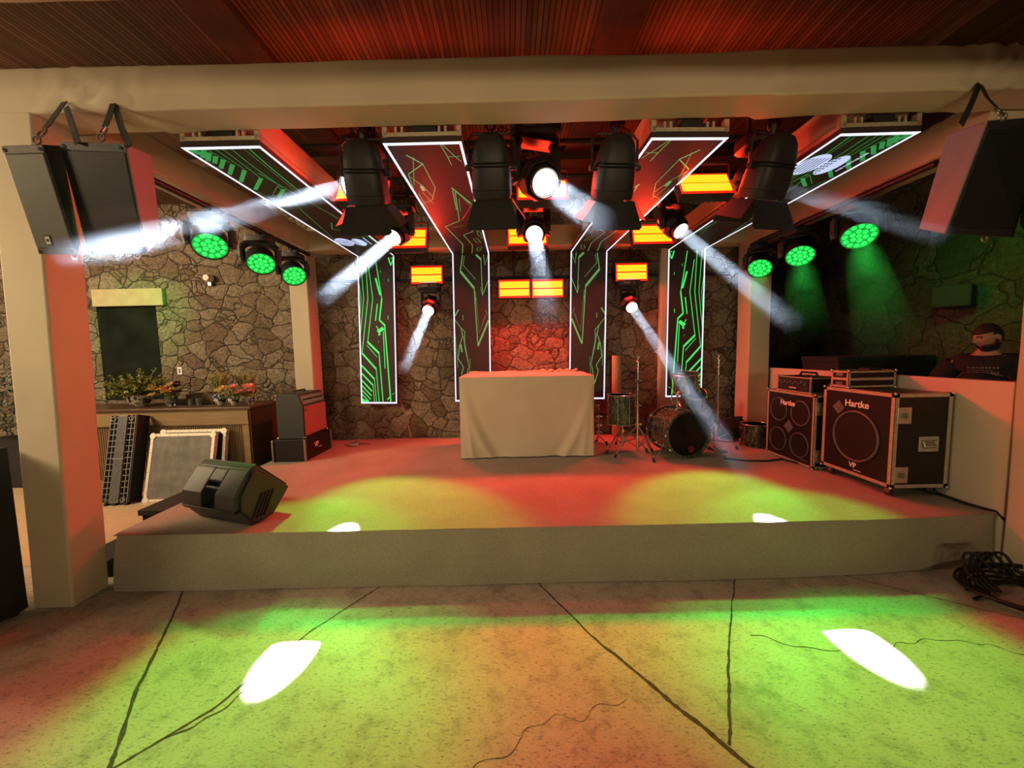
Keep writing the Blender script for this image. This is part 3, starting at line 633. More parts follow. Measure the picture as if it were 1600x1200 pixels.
def moving_head(L, tgt, label, lens_r=0.07, top=None, scale=1.0, spread=2.2, power=60.0, glow=True):
    L = Vector(L); d = (Vector(tgt) - L).normalized(); piv = L - d * 0.17 * scale
    r = empty('beam_moving_head', piv, 0, label, 'moving head', 'white beam moving heads over the stage')
    S = scale; az = math.atan2(d.y, d.x) + PI / 2
    ry = Matrix.Rotation(az, 3, 'Z')
    zt = 0.20 * S
    # base box with tapered corners, hanging from its clamp
    m = MB(); q = Matrix.Rotation(az * 0.15, 3, 'Z')
    loft(m, [((0, 0, zt), (0.12 * S, 0, 0), (0, 0.09 * S, 0)), ((0, 0, zt + 0.02), (0.145 * S, 0, 0), (0, 0.105 * S, 0)), ((0, 0, zt + 0.09 * S), (0.145 * S, 0, 0), (0, 0.105 * S, 0)), ((0, 0, zt + 0.11 * S), (0.11 * S, 0, 0), (0, 0.08 * S, 0))], 20, 0.35)
    b = m.build('base', 'black', r, smooth=True)
    MB().cyl((0.05, -0.106 * S, zt + 0.05), (0.05, -0.112 * S, zt + 0.05), 0.012, n=12).cbox((-0.05, -0.107 * S, zt + 0.05), (0.09, 0.004, 0.03)).build('display', 'grey_paint', b)
    m = MB(); h = (top - piv.z) if top else zt + 0.2
    for sx in (-0.08, 0.08): m.box(sx - 0.012, sx + 0.012, -0.012, 0.012, zt + 0.10 * S, h); 
    m.torus((0, 0, h), (1, 0, 0), 0.034, 0.010, 16, 6)
    m.box(-0.10, 0.10, -0.015, 0.015, h - 0.04, h - 0.03)
    m.build('clamp', 'black_matte', r)
    # yoke
    m = MB()
    for sx in (-1, 1):
        P = []
        for (x, z) in ((0.105, zt), (0.125, zt - 0.03), (0.125, -0.03), (0.115, -0.06)): P.append((x * S * sx, z * 1.0))
        for (x, z), (x2, z2) in zip(P[:-1], P[1:]):
            c1 = ry @ Vector((x, 0, z)); c2 = ry @ Vector((x2, 0, z2)); m.tube([c1, c2], [0.032 * S, 0.036 * S], 8)
    m.cbox((0, 0, zt - 0.012), (0.24 * S, 0.12 * S, 0.03), ry)
    m.build('yoke', 'black', r, smooth=True)
    # head barrel, local -Z forward
    m = MB(); lr = lens_r * S
    m.lathe([(0.02, 0.16 * S), (0.075 * S, 0.15 * S), (0.095 * S, 0.09 * S), (0.098 * S, 0.0), (0.092 * S, -0.06 * S), (lr * 1.22, -0.10 * S), (lr * 1.18, -0.155 * S), (lr * 1.05, -0.158 * S), (lr * 1.02, -0.145 * S)], 24)
    for k in range(8): 
        a = k * PI / 4; c = Vector((math.cos(a), math.sin(a), 0)) * 0.100 * S
        m.cbox((c.x, c.y, 0.04 * S), (0.022 * S, 0.022 * S, 0.13 * S), Matrix.Rotation(a, 3, 'Z'))
    hd = m.build('head', 'black', r, smooth=True); hd.rotation_mode = 'QUATERNION'; hd.rotation_quaternion = aim(d)
    hd2 = MB().lathe([(0.112 * S, 0.05 * S), (0.125 * S, -0.05 * S), (0.108 * S, -0.11 * S), (0.100 * S, -0.11 * S), (0.117 * S, -0.05 * S), (0.106 * S, 0.05 * S)], 8, cap=False).build('shroud', 'black', hd)
    if glow:
        le = MB().lathe([(0.0, -0.153 * S), (lr * 0.6, -0.152 * S), (lr * 1.0, -0.148 * S)], 24).build('lens', 'beam_lens', hd, smooth=True)
        MB().torus((0, 0, -0.157 * S), (0, 0, 1), lr * 1.10, 0.004, 28, 6).build('lens_ring', 'alu', hd)
    if power:
        lamp('AREA', 'beam_lamp', L + d * 0.004, L + d, power, (0.80, 0.91, 1.0), shape='DISK', size=lr * 1.7, spread=R(spread))
    return r
TL3 = (-1.235, 1.93, 0.0); TR3 = (1.845, 1.93, 0.0)
BEAMS = {
 'L1': ((-1.19, 2.90, 2.81), (-2.32, 2.05, 2.13)), 'C1': ((0.277, 2.90, 2.813), (0.60, 1.95, 2.12)), 'R1': ((1.98, 2.90, 2.76), (2.60, 2.25, 2.18)),
 'L2': ((-1.145, 3.90, 2.745), (-1.52, 3.0, 1.98)), 'C2': ((0.252, 3.90, 2.747), (0.235, 2.80, 2.05)), 'R2': ((1.706, 3.90, 2.748), (2.12, 2.9, 1.76)),
 'L3': ((-1.103, 5.20, 2.166), TL3), 'R3': ((1.629, 5.20, 2.152), TR3)}
names = {'L1': 'front row moving head at left, white lens half hidden behind a theatre spotlight', 'C1': 'front row moving head at centre, brightest white lens facing the viewer',
 'R1': 'front row moving head at right, hidden behind the rightmost theatre spotlight', 'L2': 'middle row moving head sending a smoky white beam down to the left',
 'C2': 'middle row moving head at centre shining straight down towards the draped table', 'R2': 'middle row moving head sending a white beam down to the right',
 'L3': 'back row moving head left of the table, below a red strobe, white beam down left', 'R3': 'back row moving head right of the table, thin white beam down right'}
PW = {'L1': 40, 'C1': 9, 'R1': 22, 'L2': 40, 'C2': 26, 'R2': 34, 'L3': 36, 'R3': 36}
for k, (a, b) in BEAMS.items():
    moving_head(a, b, names[k], top=3.33 if k[1] in '12' else 2.50, spread=2.9 if k[1] == '3' else 4.0, power=PW[k], scale={'C1': 1.3, 'C2': 1.12}.get(k, 1.0))

def strobe(loc, tilt, label, top):
    r = empty('led_strobe', loc, 0, label, 'strobe light', 'red led strobe panels')
    q = Matrix.Rotation(tilt, 3, 'X')
    h = MB(); h.cbox(q @ Vector((0, 0.045, 0)), (0.435, 0.08, 0.25), q)
    for k in range(9): h.cbox(q @ Vector((-0.2 + k * 0.05, 0.095, 0)), (0.008, 0.03, 0.22), q)
    h.build('housing', 'black', r, bevel=0.006)
    MB().cbox(q @ Vector((0, 0.004, 0)), (0.432, 0.004, 0.245), q).build('cover', 'strobe_halo', r)  # glowing plate added as the red halo round the panels
    for s_ in (-1, 1): MB().cbox(q @ Vector((0, -0.002, 0.052 * s_)), (0.400, 0.008, 0.086), q).build('led_panel', 'strobe', r)
    m = MB(); t = top - loc[2]
    for s_ in (-1, 1): m.box(s_ * 0.223 - 0.004, s_ * 0.223 + 0.004, 0.03, 0.06, -0.02, 0.17)
    m.box(-0.227, 0.227, 0.03, 0.06, 0.165, 0.173); m.box(-0.02, 0.02, 0.03, 0.06, 0.17, t)
    m.build('bracket', 'black_matte', r)
    d = q @ Vector((0, -1, 0)); d = (d + Vector((0, 0, -0.75 if loc[1] < 5 else -1.8))).normalized(); p = Vector(loc) + q @ Vector((0, -0.03, 0))
    lamp('AREA', 'strobe_lamp', p, p + d, 8 if loc[1] < 3.5 else (12 if loc[1] < 4.5 else 75), (1.0, 0.035, 0.02), shape='RECTANGLE', size=0.4, size_y=0.2, spread=R(170))
    return r
R_ = -0.55
strobe((-1.20, 3.30, 2.96), R_, 'front row red strobe at left, mostly hidden by a moving head', 3.33)
strobe((0.29, 3.37, 2.965), R_, 'front row red strobe at centre, behind the brightest white lamp', 3.33)
strobe((1.63, 3.30, 2.96), R_, 'front row red strobe at right, the largest glowing panel of all', 3.33)
strobe((-1.11, 4.30, 2.86), -0.35, 'middle row red strobe at left, beside the smoky white beam', 3.33)
strobe((0.20, 4.30, 2.86), -0.35, 'middle row red strobe at centre, partly behind a moving head', 3.33)
strobe((1.56, 4.30, 2.85), -0.35, 'middle row red strobe at right, left of a moving head', 3.33)
strobe((-1.13, 5.33, 2.67), -0.08, 'back row red strobe left of centre, above the lower left moving head', 3.0)
strobe((0.06, 5.33, 2.46), 0.0, 'left of the two lowest red strobes at centre of the stone wall', 3.0)
strobe((0.515, 5.33, 2.455), 0.0, 'right of the two lowest red strobes at centre of the stone wall', 3.0)
strobe((1.66, 5.33, 2.65), -0.08, 'back row red strobe right of centre, above the lower right moving head', 3.0)

def theatre_spot(x, z, yaw, label, sticker=False):
    r = empty('theatre_spotlight', (x, 2.74, z), yaw, label, 'spotlight', 'black theatre spotlights along the front beam')
    a = Vector((0, 0.42, -0.91)); b = Vector((0, 0.91, 0.42)); X_ = Vector((1, 0, 0))
    m = MB(); rings = []
    for t, sx, sy in ((-0.20, 0.035, 0.03), (-0.185, 0.075, 0.06), (-0.14, 0.105, 0.085), (-0.06, 0.125, 0.105), (0.05, 0.135, 0.115), (0.16, 0.138, 0.118), (0.19, 0.130, 0.112)):
        rings.append((a * t, X_ * sx, b * sy))
    loft(m, rings, 24, 0.55)
    for t in (-0.03, -0.01, 0.13): loft(m, [(a * t, X_ * 0.131, b * 0.111), (a * (t + 0.006), X_ * 0.140, b * 0.121), (a * (t + 0.012), X_ * 0.131, b * 0.111)], 24, 0.55)
    bd = m.build('body', 'black_spot', r, smooth=True)
    m = MB()
    for sx in (-1, 1):
        m.tube([(sx * 0.155, 0, -0.02), (sx * 0.158, 0, 0.18), (sx * 0.12, 0, 0.22)], 0.009, 6); m.cyl((sx * 0.13, 0, 0.0), (sx * 0.175, 0, 0.0), 0.02, n=10)
    m.tube([(-0.12, 0, 0.22), (0.12, 0, 0.22)], 0.009, 6)
    m.build('yoke', 'black_spot', r)
    m = MB(); h = 3.10 - z; m.cyl((0, 0, 0.2), (0, -0.02, h), 0.022, n=10); m.torus((0, 0, 0.27), (0, 1, 0), 0.03, 0.008, 14, 6); m.cbox((0.04, 0, 0.30), (0.05, 0.03, 0.05))
    m.build('clamp', 'black_spot', r)
    m = MB()
    for k in range(3): m.tube([(0.02 * k, 0.0, 0.2), (0.06 + 0.03 * k, 0.03, 0.26), (0.03, 0.04, 0.31), (-0.03 + 0.03 * k, 0.02, 0.29), (0.0, 0.0, 0.34)], 0.004, 5)
    m.build('cable', 'cable', r)
    # barn doors hinged round the mouth
    mouth = a * 0.20
    for nm, c, w0, w1, dirv, side in (('near', -b * 0.115, 0.13, 0.175, (a * 0.85 - b * 0.53).normalized(), X_), ('far', b * 0.115, 0.13, 0.165, (a * 0.85 + b * 0.53).normalized(), X_)):
        p = mouth + c; L_ = 0.20
        MB().prism([p - side * w0, p + side * w0, p + side * w1 + dirv * (L_ - 0.02), p + side * (w1 - 0.02) + dirv * L_, p - side * (w1 - 0.02) + dirv * L_, p - side * w1 + dirv * (L_ - 0.02)], b, 0.004).build('barn_door', 'black_spot', r)
    for sx in (-1, 1):
        p = mouth + X_ * sx * 0.135; dv = (a * 0.8 + X_ * sx * 0.6).normalized()
        MB().prism([p - b * 0.10, p + b * 0.10, p + b * 0.14 + dv * 0.15, p - b * 0.14 + dv * 0.15], X_, 0.004).build('barn_door', 'black_spot', r)
    if sticker: MB().cbox((0.03, -0.075, 0.115), (0.05, 0.004, 0.032), Matrix.Rotation(0.45, 3, 'X')).build('sticker', 'label', r)
    return r
theatre_spot(-0.975, 2.84, 0.05, 'theatre spotlight in front of the left moving head, seen from behind')
theatre_spot(-0.11, 2.86, 0.0, 'theatre spotlight with a small pale sticker, just left of the centre lamp', True)
theatre_spot(0.735, 2.84, 0.06, 'theatre spotlight just right of the brightest centre lamp, tangled cable on top')
theatre_spot(1.80, 2.82, 0.22, 'rightmost theatre spotlight, its barn door edge catching white light')

def wash(L, dvec, label, zp):
    L = Vector(L); d = Vector(dvec).normalized(); piv = L - d * 0.10
    r = empty('wash_light', piv, 0, label, 'wash light', 'green led wash moving heads')
    az = math.atan2(d.y, d.x) + PI / 2; ry = Matrix.Rotation(az, 3, 'Z')
    m = MB(); loft(m, [((0, 0, 0.155), (0.10, 0, 0), (0, 0.09, 0)), ((0, 0, 0.165), (0.125, 0, 0), (0, 0.11, 0)), ((0, 0, 0.215), (0.125, 0, 0), (0, 0.11, 0)), ((0, 0, 0.225), (0.10, 0, 0), (0, 0.09, 0))], 20, 0.35)
    m.build('base', 'black', r, smooth=True)
    m = MB()
    for sx in (-1, 1):
        for (x, z), (x2, z2) in (((0.11, 0.15), (0.165, 0.11)), ((0.165, 0.11), (0.165, 0.0)), ((0.165, 0.0), (0.155, -0.05))):
            m.tube([ry @ Vector((sx * x, 0, z)), ry @ Vector((sx * x2, 0, z2))], 0.034, 8)
    m.cbox((0, 0, 0.148), (0.26, 0.13, 0.03), ry)
    m.build('yoke', 'black', r, smooth=True)
    m = MB(); h = zp - piv.z; m.box(-0.06, 0.06, -0.02, 0.02, 0.223, 0.236); m.cyl((0, 0, 0.225), (0, 0, h), 0.016, n=8); m.torus((0, 0, h), (0, 1, 0), 0.033, 0.009, 16, 6); m.tube([(0.0, 0.05, 0.22), (0.08, 0.1, 0.28), (0.02, 0.16, 0.31), (-0.04, 0.12, h)], 0.005, 5); m.cbox((0.06, 0.0, 0.245), (0.03, 0.05, 0.04))
    m.build('clamp', 'black_matte', r)
    m = MB(); m.lathe([(0.03, 0.10), (0.10, 0.085), (0.128, 0.04), (0.132, -0.02), (0.138, -0.06), (0.138, -0.098), (0.130, -0.100), (0.128, -0.088)], 32)
    hd = m.build('head', 'black', r, smooth=True); hd.rotation_mode = 'QUATERNION'; hd.rotation_quaternion = aim(d)
    MB().lathe([(0.0, -0.0885), (0.129, -0.0885)], 32).build('lens_plate', 'wash_ring', hd)
    m = MB(); cs = [(0, 0)] + [(0.048 * math.cos(k * PI / 3 + 0.3), 0.048 * math.sin(k * PI / 3 + 0.3)) for k in range(6)] + [(0.098 * math.cos(k * PI / 6), 0.098 * math.sin(k * PI / 6)) for k in range(12)]
    for x, y in cs: m.lathe([(0.0, -0.100), (0.014, -0.098), (0.0205, -0.089)], 12, (x, y, 0))
    m.build('lens_array', 'wash_lens', hd, smooth=True)
    return r
G = (0.03, 1.0, 0.09)
WASH = [((-2.65, 3.5, 2.585), (-1.25, 1.45, 0.0), 'wash light with glowing green face nearest the left loudspeakers, wreathed in smoke', 330, 2.94),
    ((-2.65, 4.2, 2.59), (-1.25, 2.15, 0.0), 'middle one of the three green wash lights on the left side', 330, 2.94),
    ((-2.65, 4.83, 2.585), (-0.95, 3.0, 0.38), 'green wash light at left farthest back, beside the fabric column', 640, 2.94),
    ((3.11, 3.5, 2.555), (1.90, 1.45, 0.0), 'large green wash light at right nearest the viewer, green haze below it', 330, 2.90),
    ((3.11, 4.2, 2.553), (1.85, 2.15, 0.0), 'middle one of the three green wash lights on the right side', 330, 2.90),
    ((3.09, 4.84, 2.56), (1.65, 3.0, 0.38), 'green wash light at right farthest back, beside the white beam', 640, 2.90)]
for L, t, lb, en, zp in WASH:
    dv = (Vector(t) - Vector(L)).normalized(); wash(L, dv, lb, zp)
    lamp('SPOT', 'green_lamp', Vector(L) + dv * 0.02, t, en, G, spot_size=R(31 if L[1] < 4.5 else 27), spot_blend=0.6, shadow_soft_size=0.08)
# unseen lamps without fixtures, added for the green glow on both walls
lamp('SPOT', 'green_lamp', (-4.1, 4.0, 2.9), (-5.3, 5.6, 2.15), 110, G, spot_size=R(48), spot_blend=0.9, shadow_soft_size=0.1)
lamp('SPOT', 'green_lamp', (3.62, 3.4, 2.72), (4.95, 4.0, 2.35), 40, G, spot_size=R(75), spot_blend=0.9, shadow_soft_size=0.1)
# ================================================================ HUNG LOUDSPEAKERS
def lerp(a, b, t): return Vector(a).lerp(Vector(b), t)
def hung_speaker(F, B, base, mats, label, plate=True, stripmat='ring'):
    "F: front face TL,TR,BR,BL (seen from the hall); B: back face, same order"
    r = empty('hanging_loudspeaker', base, 0, label, 'loudspeaker', 'hanging loudspeaker pairs')
    o = Vector(base); F = [Vector(p) - o for p in F]; B = [Vector(p) - o for p in B]
    n = (F[1] - F[0]).cross(F[3] - F[0]).normalized()
    if n.y > 0: n = -n
    MB().hexa([F[3], F[2], B[2], B[3], F[0], F[1], B[1], B[0]]).build('cabinet', mats[0], r, bevel=0.006)
    def q(u, v, d=0.0): return lerp(lerp(F[0], F[1], u), lerp(F[3], F[2], u), v) + n * d
    def patch(mb, u0, u1, v0, v1, d0, d1):
        mb.hexa([q(u0, v1, d0), q(u1, v1, d0), q(u1, v1, d1), q(u0, v1, d1), q(u0, v0, d0), q(u1, v0, d0), q(u1, v0, d1), q(u0, v0, d1)])
    m = MB(); patch(m, 0.03, 0.97, 0.07, 0.93, -0.004, 0.010); m.build('grille', mats[1], r, bevel=0.004)
    for v0 in (0.005, 0.935):
        m = MB(); patch(m, 0.02, 0.98, v0, v0 + 0.06, -0.004, 0.006)
        s_ = m.build('rigging_strip', stripmat, r)
        for u in (0.08, 0.92): MB().cyl(q(u, v0 + 0.03, 0.004), q(u, v0 + 0.03, 0.010), 0.009, n=8).build('bolt', 'black_matte', s_)
    if plate:
        m = MB(); patch(m, 0.33, 0.49, 0.80, 0.90, 0.008, 0.013); p = m.build('badge', 'black_matte', r)
        m = MB(); patch(m, 0.355, 0.465, 0.812, 0.888, 0.011, 0.016); m.build('badge_plate', 'label', p)
        m = MB(); patch(m, 0.385, 0.40, 0.835, 0.862, 0.015, 0.018); patch(m, 0.405, 0.42, 0.835, 0.862, 0.015, 0.018); patch(m, 0.425, 0.44, 0.835, 0.862, 0.015, 0.018); m.build('badge_mark', 'black_matte', p)
    m = MB(); m.torus(q(0.72, 1.0, -0.05) + Vector((0, 0, -0.022)), (0, 1, 0), 0.018, 0.006, 14, 6); m.build('eye_ring', 'steel', r)
    return r
CAMP = Vector((0, 0, 1.6))
def nearer(L, k): return [CAMP + (Vector(p) - CAMP) * k for p in L]
def nb(p, k): return tuple(CAMP + (Vector(p) - CAMP) * k)
k = 0.905
hung_speaker(nearer([(-2.883, 2.30, 2.832), (-2.655, 2.31, 2.84), (-2.80, 2.56, 2.289), (-3.037, 2.55, 2.291)], k), nearer([(-2.87, 2.44, 2.90), (-2.69, 2.44, 2.90), (-2.82, 2.60, 2.37), (-2.99, 2.60, 2.37)], k), nb((-2.86, 2.45, 2.29), k),
             ('black', 'grille_grey'), 'grey-faced hanging loudspeaker at far left with a small square badge, tilted down')
k = 0.93
hung_speaker(nearer([(-2.555, 2.30, 2.852), (-2.179, 2.31, 2.835), (-2.367, 2.58, 2.298), (-2.745, 2.57, 2.281)], k), nearer([(-2.54, 2.60, 2.93), (-2.315, 2.62, 2.924), (-2.461, 2.80, 2.452), (-2.70, 2.80, 2.45)], k), nb((-2.47, 2.5, 2.29), k),
             ('box_paint', 'grille'), 'black-grilled hanging loudspeaker at left with a red-lit inner side', plate=False, stripmat='black')
k = 0.93
hung_speaker(nearer([(2.736, 2.30, 2.858), (3.12, 2.30, 2.878), (3.29, 2.57, 2.274), (2.847, 2.58, 2.31)], k), nearer([(2.864, 2.62, 2.95), (3.10, 2.62, 2.95), (3.26, 2.80, 2.41), (2.906, 2.80, 2.41)], k), nb((3.0, 2.5, 2.29), k),
             ('box_paint', 'grille'), 'black hanging loudspeaker at right with a red-lit inner side', plate=False, stripmat='black')
k = 0.905
hung_speaker(nearer([(3.15, 2.28, 2.87), (3.55, 2.26, 2.89), (3.73, 2.52, 2.30), (3.33, 2.54, 2.29)], k), nearer([(3.17, 2.44, 2.93), (3.54, 2.44, 2.93), (3.70, 2.6, 2.37), (3.36, 2.6, 2.37)], k), nb((3.45, 2.4, 2.29), k),
             ('black', 'grille'), 'outer black hanging loudspeaker cut off by the right edge of the photo', plate=False, stripmat='black')
def strap(pts, label, hook=None, w_=0.034):
    base = Vector(pts[0]); r = empty('hanging_strap', base, 0, label, 'strap', 'straps holding the hanging loudspeakers')
    P = [Vector(p) - base for p in pts]
    n = Vector((0.1, -1, 0.1)); MB().ribbon(P, w_, n, 0.004).build('webbing', 'webbing', r)
    if hook is not None:
        hk = Vector(hook) - base; d = (hk - P[-1]).normalized(); e = P[-1]
        m = MB(); s_ = d.cross(Vector((0, 1, 0))).normalized()
        m.tube([e, e + d * 0.03 + s_ * 0.018, e + d * 0.075 + s_ * 0.02, e + d * 0.10], 0.005, 6); m.tube([e, e + d * 0.03 - s_ * 0.018, e + d * 0.075 - s_ * 0.02, e + d * 0.10], 0.005, 6)
        m.torus(e + d * 0.11, (0, 1, 0), 0.02, 0.005, 14, 6); m.build('shackle', 'steel', r)
    return r
strap([(-2.56, 2.362, 3.10), (-2.50, 2.25, 2.96), (-2.457, 2.16, 2.843)], 'short black strap with shackle on the outermost left loudspeaker', (-2.446, 2.10, 2.75))
strap([(-2.555, 2.362, 3.07), (-2.40, 2.24, 2.90), (-2.253, 2.12, 2.74)], 'black strap falling between the two left loudspeakers')
strap([(-2.28, 2.362, 3.085), (-2.25, 2.30, 2.98), (-2.219, 2.24, 2.889)], 'short black strap with shackle above the inner left loudspeaker', (-2.19, 2.18, 2.80))
strap([(-2.27, 2.362, 3.07), (-2.14, 2.25, 2.89), (-2.011, 2.15, 2.731)], 'long black strap at the inner corner of the inner left loudspeaker')
strap([(2.747, 2.362, 3.09), (2.59, 2.26, 2.92), (2.431, 2.16, 2.762)], 'black strap on the red-sided right loudspeaker, inner leg')
strap([(2.755, 2.362, 3.09), (2.70, 2.28, 2.97), (2.661, 2.20, 2.869)], 'black strap with a gold hook above the right loudspeakers', (2.626, 2.14, 2.789))

# ================================================================ DRAPED TABLE
t_ = empty('draped_table', (0.18, 4.72, 0.38), label='high table covered to the floor in beige cloth in the middle of the stage', cat='table')
mb = MB(); mb.box(-0.74, 0.70, -0.30, 0.34, 0.90, 0.925); mb.build('tabletop', 'wood_dark', t_)
for x in (-0.68, 0.64):
    for y in (-0.25, 0.29): MB().box(x - 0.02, x + 0.02, y - 0.02, y + 0.02, 0, 0.90).build('leg', 'steel', t_)
per = []; X0, X1, Y0, Y1 = -0.785, 0.76, -0.34, 0.38
def seg(a, b, n): return [(a[0] + (b[0] - a[0]) * k / n, a[1] + (b[1] - a[1]) * k / n) for k in range(n)]
per = seg((X0, Y0), (X1, Y0), 90) + seg((X1, Y0), (X1, Y1), 36) + seg((X1, Y1), (X0, Y1), 90) + seg((X0, Y1), (X0, Y0), 36)
V = []; F = []; rows = 22; N = len(per)
for k in range(rows + 1):
    t = k / rows; z = 0.932 * (1 - t) + 0.012
    for i, (x, y) in enumerate(per):
        nx = (1 if i >= 90 and i < 126 else 0) - (1 if i >= 216 else 0); ny = (1 if 126 <= i < 216 else 0) - (1 if i < 90 else 0)
        u = x if ny else y
        cornerdist = min(abs(x - X0), abs(x - X1)) if ny else min(abs(y - Y0), abs(y - Y1))
        a = t ** 1.3
        wv = 0.018 * a * math.sin(u * 9 + 1.5) * (0.4 + math.exp(-cornerdist * 3)) + 0.016 * a * noise.noise(Vector((u * 3, t * 1.5, ny * 5 + nx * 9)))
        # folds that fan from the two top corners
        if ny == -1:
            for cx, sg in ((X0, 1), (X1, -1)):
                dx = (x - cx) * sg; ph = dx - 0.05 - 0.30 * t * t; wv += 0.022 * math.exp(-(ph / 0.045) ** 2) * a + 0.012 * math.exp(-((dx - 0.02 - 0.12 * t) / 0.03) ** 2) * a - 0.012 * math.exp(-((dx - 0.13 - 0.34 * t * t) / 0.05) ** 2) * a
        sp = 0.022 * a
        hem = 0.006 * noise.noise(Vector((u * 14, 3, nx))) if k == rows else 0
        lz = 0.015 * (x - X0) / (X1 - X0)
        V.append((x + nx * (wv + sp), y + ny * (wv + sp), z + hem - lz * (1 - t) * 0.4))
for k in range(rows):
    for i in range(N): a = k * N + i; b = k * N + (i + 1) % N; F.append((a, b, b + N, a + N))
mb = MB().add(V, F)
gx, gy = 40, 16; V = []; F = []
for j in range(gy + 1):
    for i in range(gx + 1):
        x = X0 + (X1 - X0) * i / gx; y = Y0 + (Y1 - Y0) * j / gy; e = 0 if (i in (0, gx) or j in (0, gy)) else 1
        V.append((x, y, 0.944 - 0.006 * i / gx + e * (0.010 + 0.012 * noise.noise(Vector((x * 5, y * 9, 1))))))
for j in range(gy):
    for i in range(gx): a = j * (gx + 1) + i; F.append((a, a + 1, a + gx + 2, a + gx + 1))
mb.add(V, F); mb.build('tablecloth', 'cloth', t_, smooth=True)
m = MB(); P = []
for k in range(60):
    u = k / 59; P.append((X0 + 0.05 + (X1 - X0 - 0.16) * u, 0.30 + 0.03 * math.sin(u * 12), 0.955 + 0.012 * noise.noise(Vector((u * 9, 0, 0)))))
m.tube(P, [0.018 + 0.008 * noise.noise(Vector((k * 0.3, 4, 0))) for k in range(60)], 8)
m.tube([(0.2 + 0.012 * k, 0.27 + 0.02 * math.sin(k), 0.965 + 0.012 * math.sin(k * 0.7)) for k in range(40)], 0.016, 8)
m.build('bunched_cloth', 'cloth', t_, smooth=True)

# ================================================================ STAGE MONITOR WEDGE
prof = [(0.064, 0.437), (0.330, 0.182), (0.180, 0.015), (0.0, 0.0), (-0.112, 0.147), (-0.103, 0.249), (0.007, 0.392)]
wd = empty('stage_monitor', (-1.918, 2.697, 0.382), math.atan2(0.34, -0.94), 'black plastic wedge monitor loudspeaker resting on the front left corner of the stage', 'loudspeaker')
# local x = extrusion (to the left and back), local y = -n, z up
def wp(x, s_, z): return (x, -s_, z)
def wface(mb, x0, x1, P): mb.prism([wp(x0, a, b) for a, b in P], (1, 0, 0), x1 - x0)
m = MB(); inner = [(0.064, 0.437), (0.330, 0.182), (0.180, 0.015), (0.0, 0.0), (-0.085, 0.115), (-0.060, 0.150), (-0.052, 0.235), (0.040, 0.36), (0.020, 0.405)]
wface(m, 0.0, 0.55, prof[:4] + [(-0.096, 0.125), (-0.02, 0.15), (-0.02, 0.235), (0.04, 0.33), (0.02, 0.405)])
m.build('cabinet', 'wedge', wd, bevel=0.008)
for x0, x1 in ((0.0, 0.20), (0.345, 0.555)):
    m = MB(); wface(m, x0, x1, [(0.02, 0.405), (0.05, 0.30), (-0.01, 0.16), (-0.102, 0.135), (-0.112, 0.147), (-0.103, 0.249), (0.007, 0.392)]); m.build('rear_shell', 'wedge', wd, bevel=0.010)
m = MB(); wface(m, 0.20, 0.345, [(0.03, 0.41), (0.05, 0.33), (-0.02, 0.295), (-0.045, 0.325), (0.007, 0.392)]); m.build('rear_shell', 'wedge', wd, bevel=0.010)
m = MB(); m.tube([wp(0.20, -0.055, 0.275), wp(0.27, -0.062, 0.28), wp(0.345, -0.055, 0.275)], 0.014, 10); m.build('handle', 'wedge', wd, smooth=True)
m = MB(); wface(m, -0.002, 0.552, [(-0.118, 0.142), (-0.10, 0.118), (-0.09, 0.108), (-0.112, 0.146)]); m.build('lip', 'wedge', wd)
m = MB(); wface(m, -0.020, 0.0, [(0.05, 0.40), (0.30, 0.175), (0.175, 0.035), (0.02, 0.02), (-0.07, 0.14), (-0.06, 0.24), (0.03, 0.37)]); m.build('end_cheek', 'wedge', wd, bevel=0.006)
m = MB()
for k in range(4): wface(m, -0.032, -0.018, [(0.0 + 0.028 * k, 0.05), (0.012 + 0.028 * k, 0.05), (0.10 + 0.028 * k, 0.22), (0.088 + 0.028 * k, 0.22)])
m.build('cooling_fins', 'black_matte', wd)
m = MB(); wface(m, 0.02, 0.53, [(0.085, 0.425), (0.318, 0.20), (0.324, 0.206), (0.091, 0.431)]); m.build('grille', 'grille', wd)

# ================================================================ GUITAR AMPLIFIER ON ITS CASE
c_ = empty('amp_case', (-2.60, 4.70, 0.38), 0.0, 'low black case with grey corner posts and a small white mark, under the guitar amplifier', 'case')
MB().box(-0.185, 0.185, -0.32, 0.31, 0.0, 0.255).build('body', 'black_ply', c_, bevel=0.004)
for x, y in ((-0.187, -0.322), (0.187, -0.322), (0.187, 0.312), (-0.187, 0.312)): MB().box(x - 0.012, x + 0.012, y - 0.012, y + 0.012, 0, 0.255).build('corner_post', 'steel', c_, bevel=0.004)
text('logo', 'VP', 0.085, 'white', c_, (0.1872, -0.06, 0.145), (0, 1, 0), (0, 0, 1))
MB().box(0.186, 0.1885, -0.01, 0.07, 0.098, 0.104).build('logo_rule', 'white', c_)
a_ = empty('guitar_amplifier', (-2.60, 4.72, 0.636), 0.0, 'dark vinyl guitar combo amplifier with reddish grille cloth, standing on a low black case', 'amplifier')
m = MB(); m.prism([(-0.155, -0.28, 0), (0.155, -0.28, 0), (0.155, -0.28, 0.38), (0.10, -0.28, 0.525), (-0.155, -0.28, 0.525)], (0, 1, 0), 0.56); m.build('cabinet', 'tolex', a_, bevel=0.008)
MB().box(0.150, 0.158, -0.255, 0.255, 0.03, 0.375).build('grille', 'amp_cloth', a_)
q = Matrix.Rotation(-0.36, 3, 'Y'); m = MB(); m.cbox((0.130, 0, 0.452), (0.006, 0.50, 0.10), q); pn = m.build('control_panel', 'steel', a_)
for k in range(9): MB().cyl((0.132, -0.21 + k * 0.05, 0.452), (0.150, -0.21 + k * 0.05, 0.459), 0.010, n=10).build('knob', 'black', a_)
m = MB()
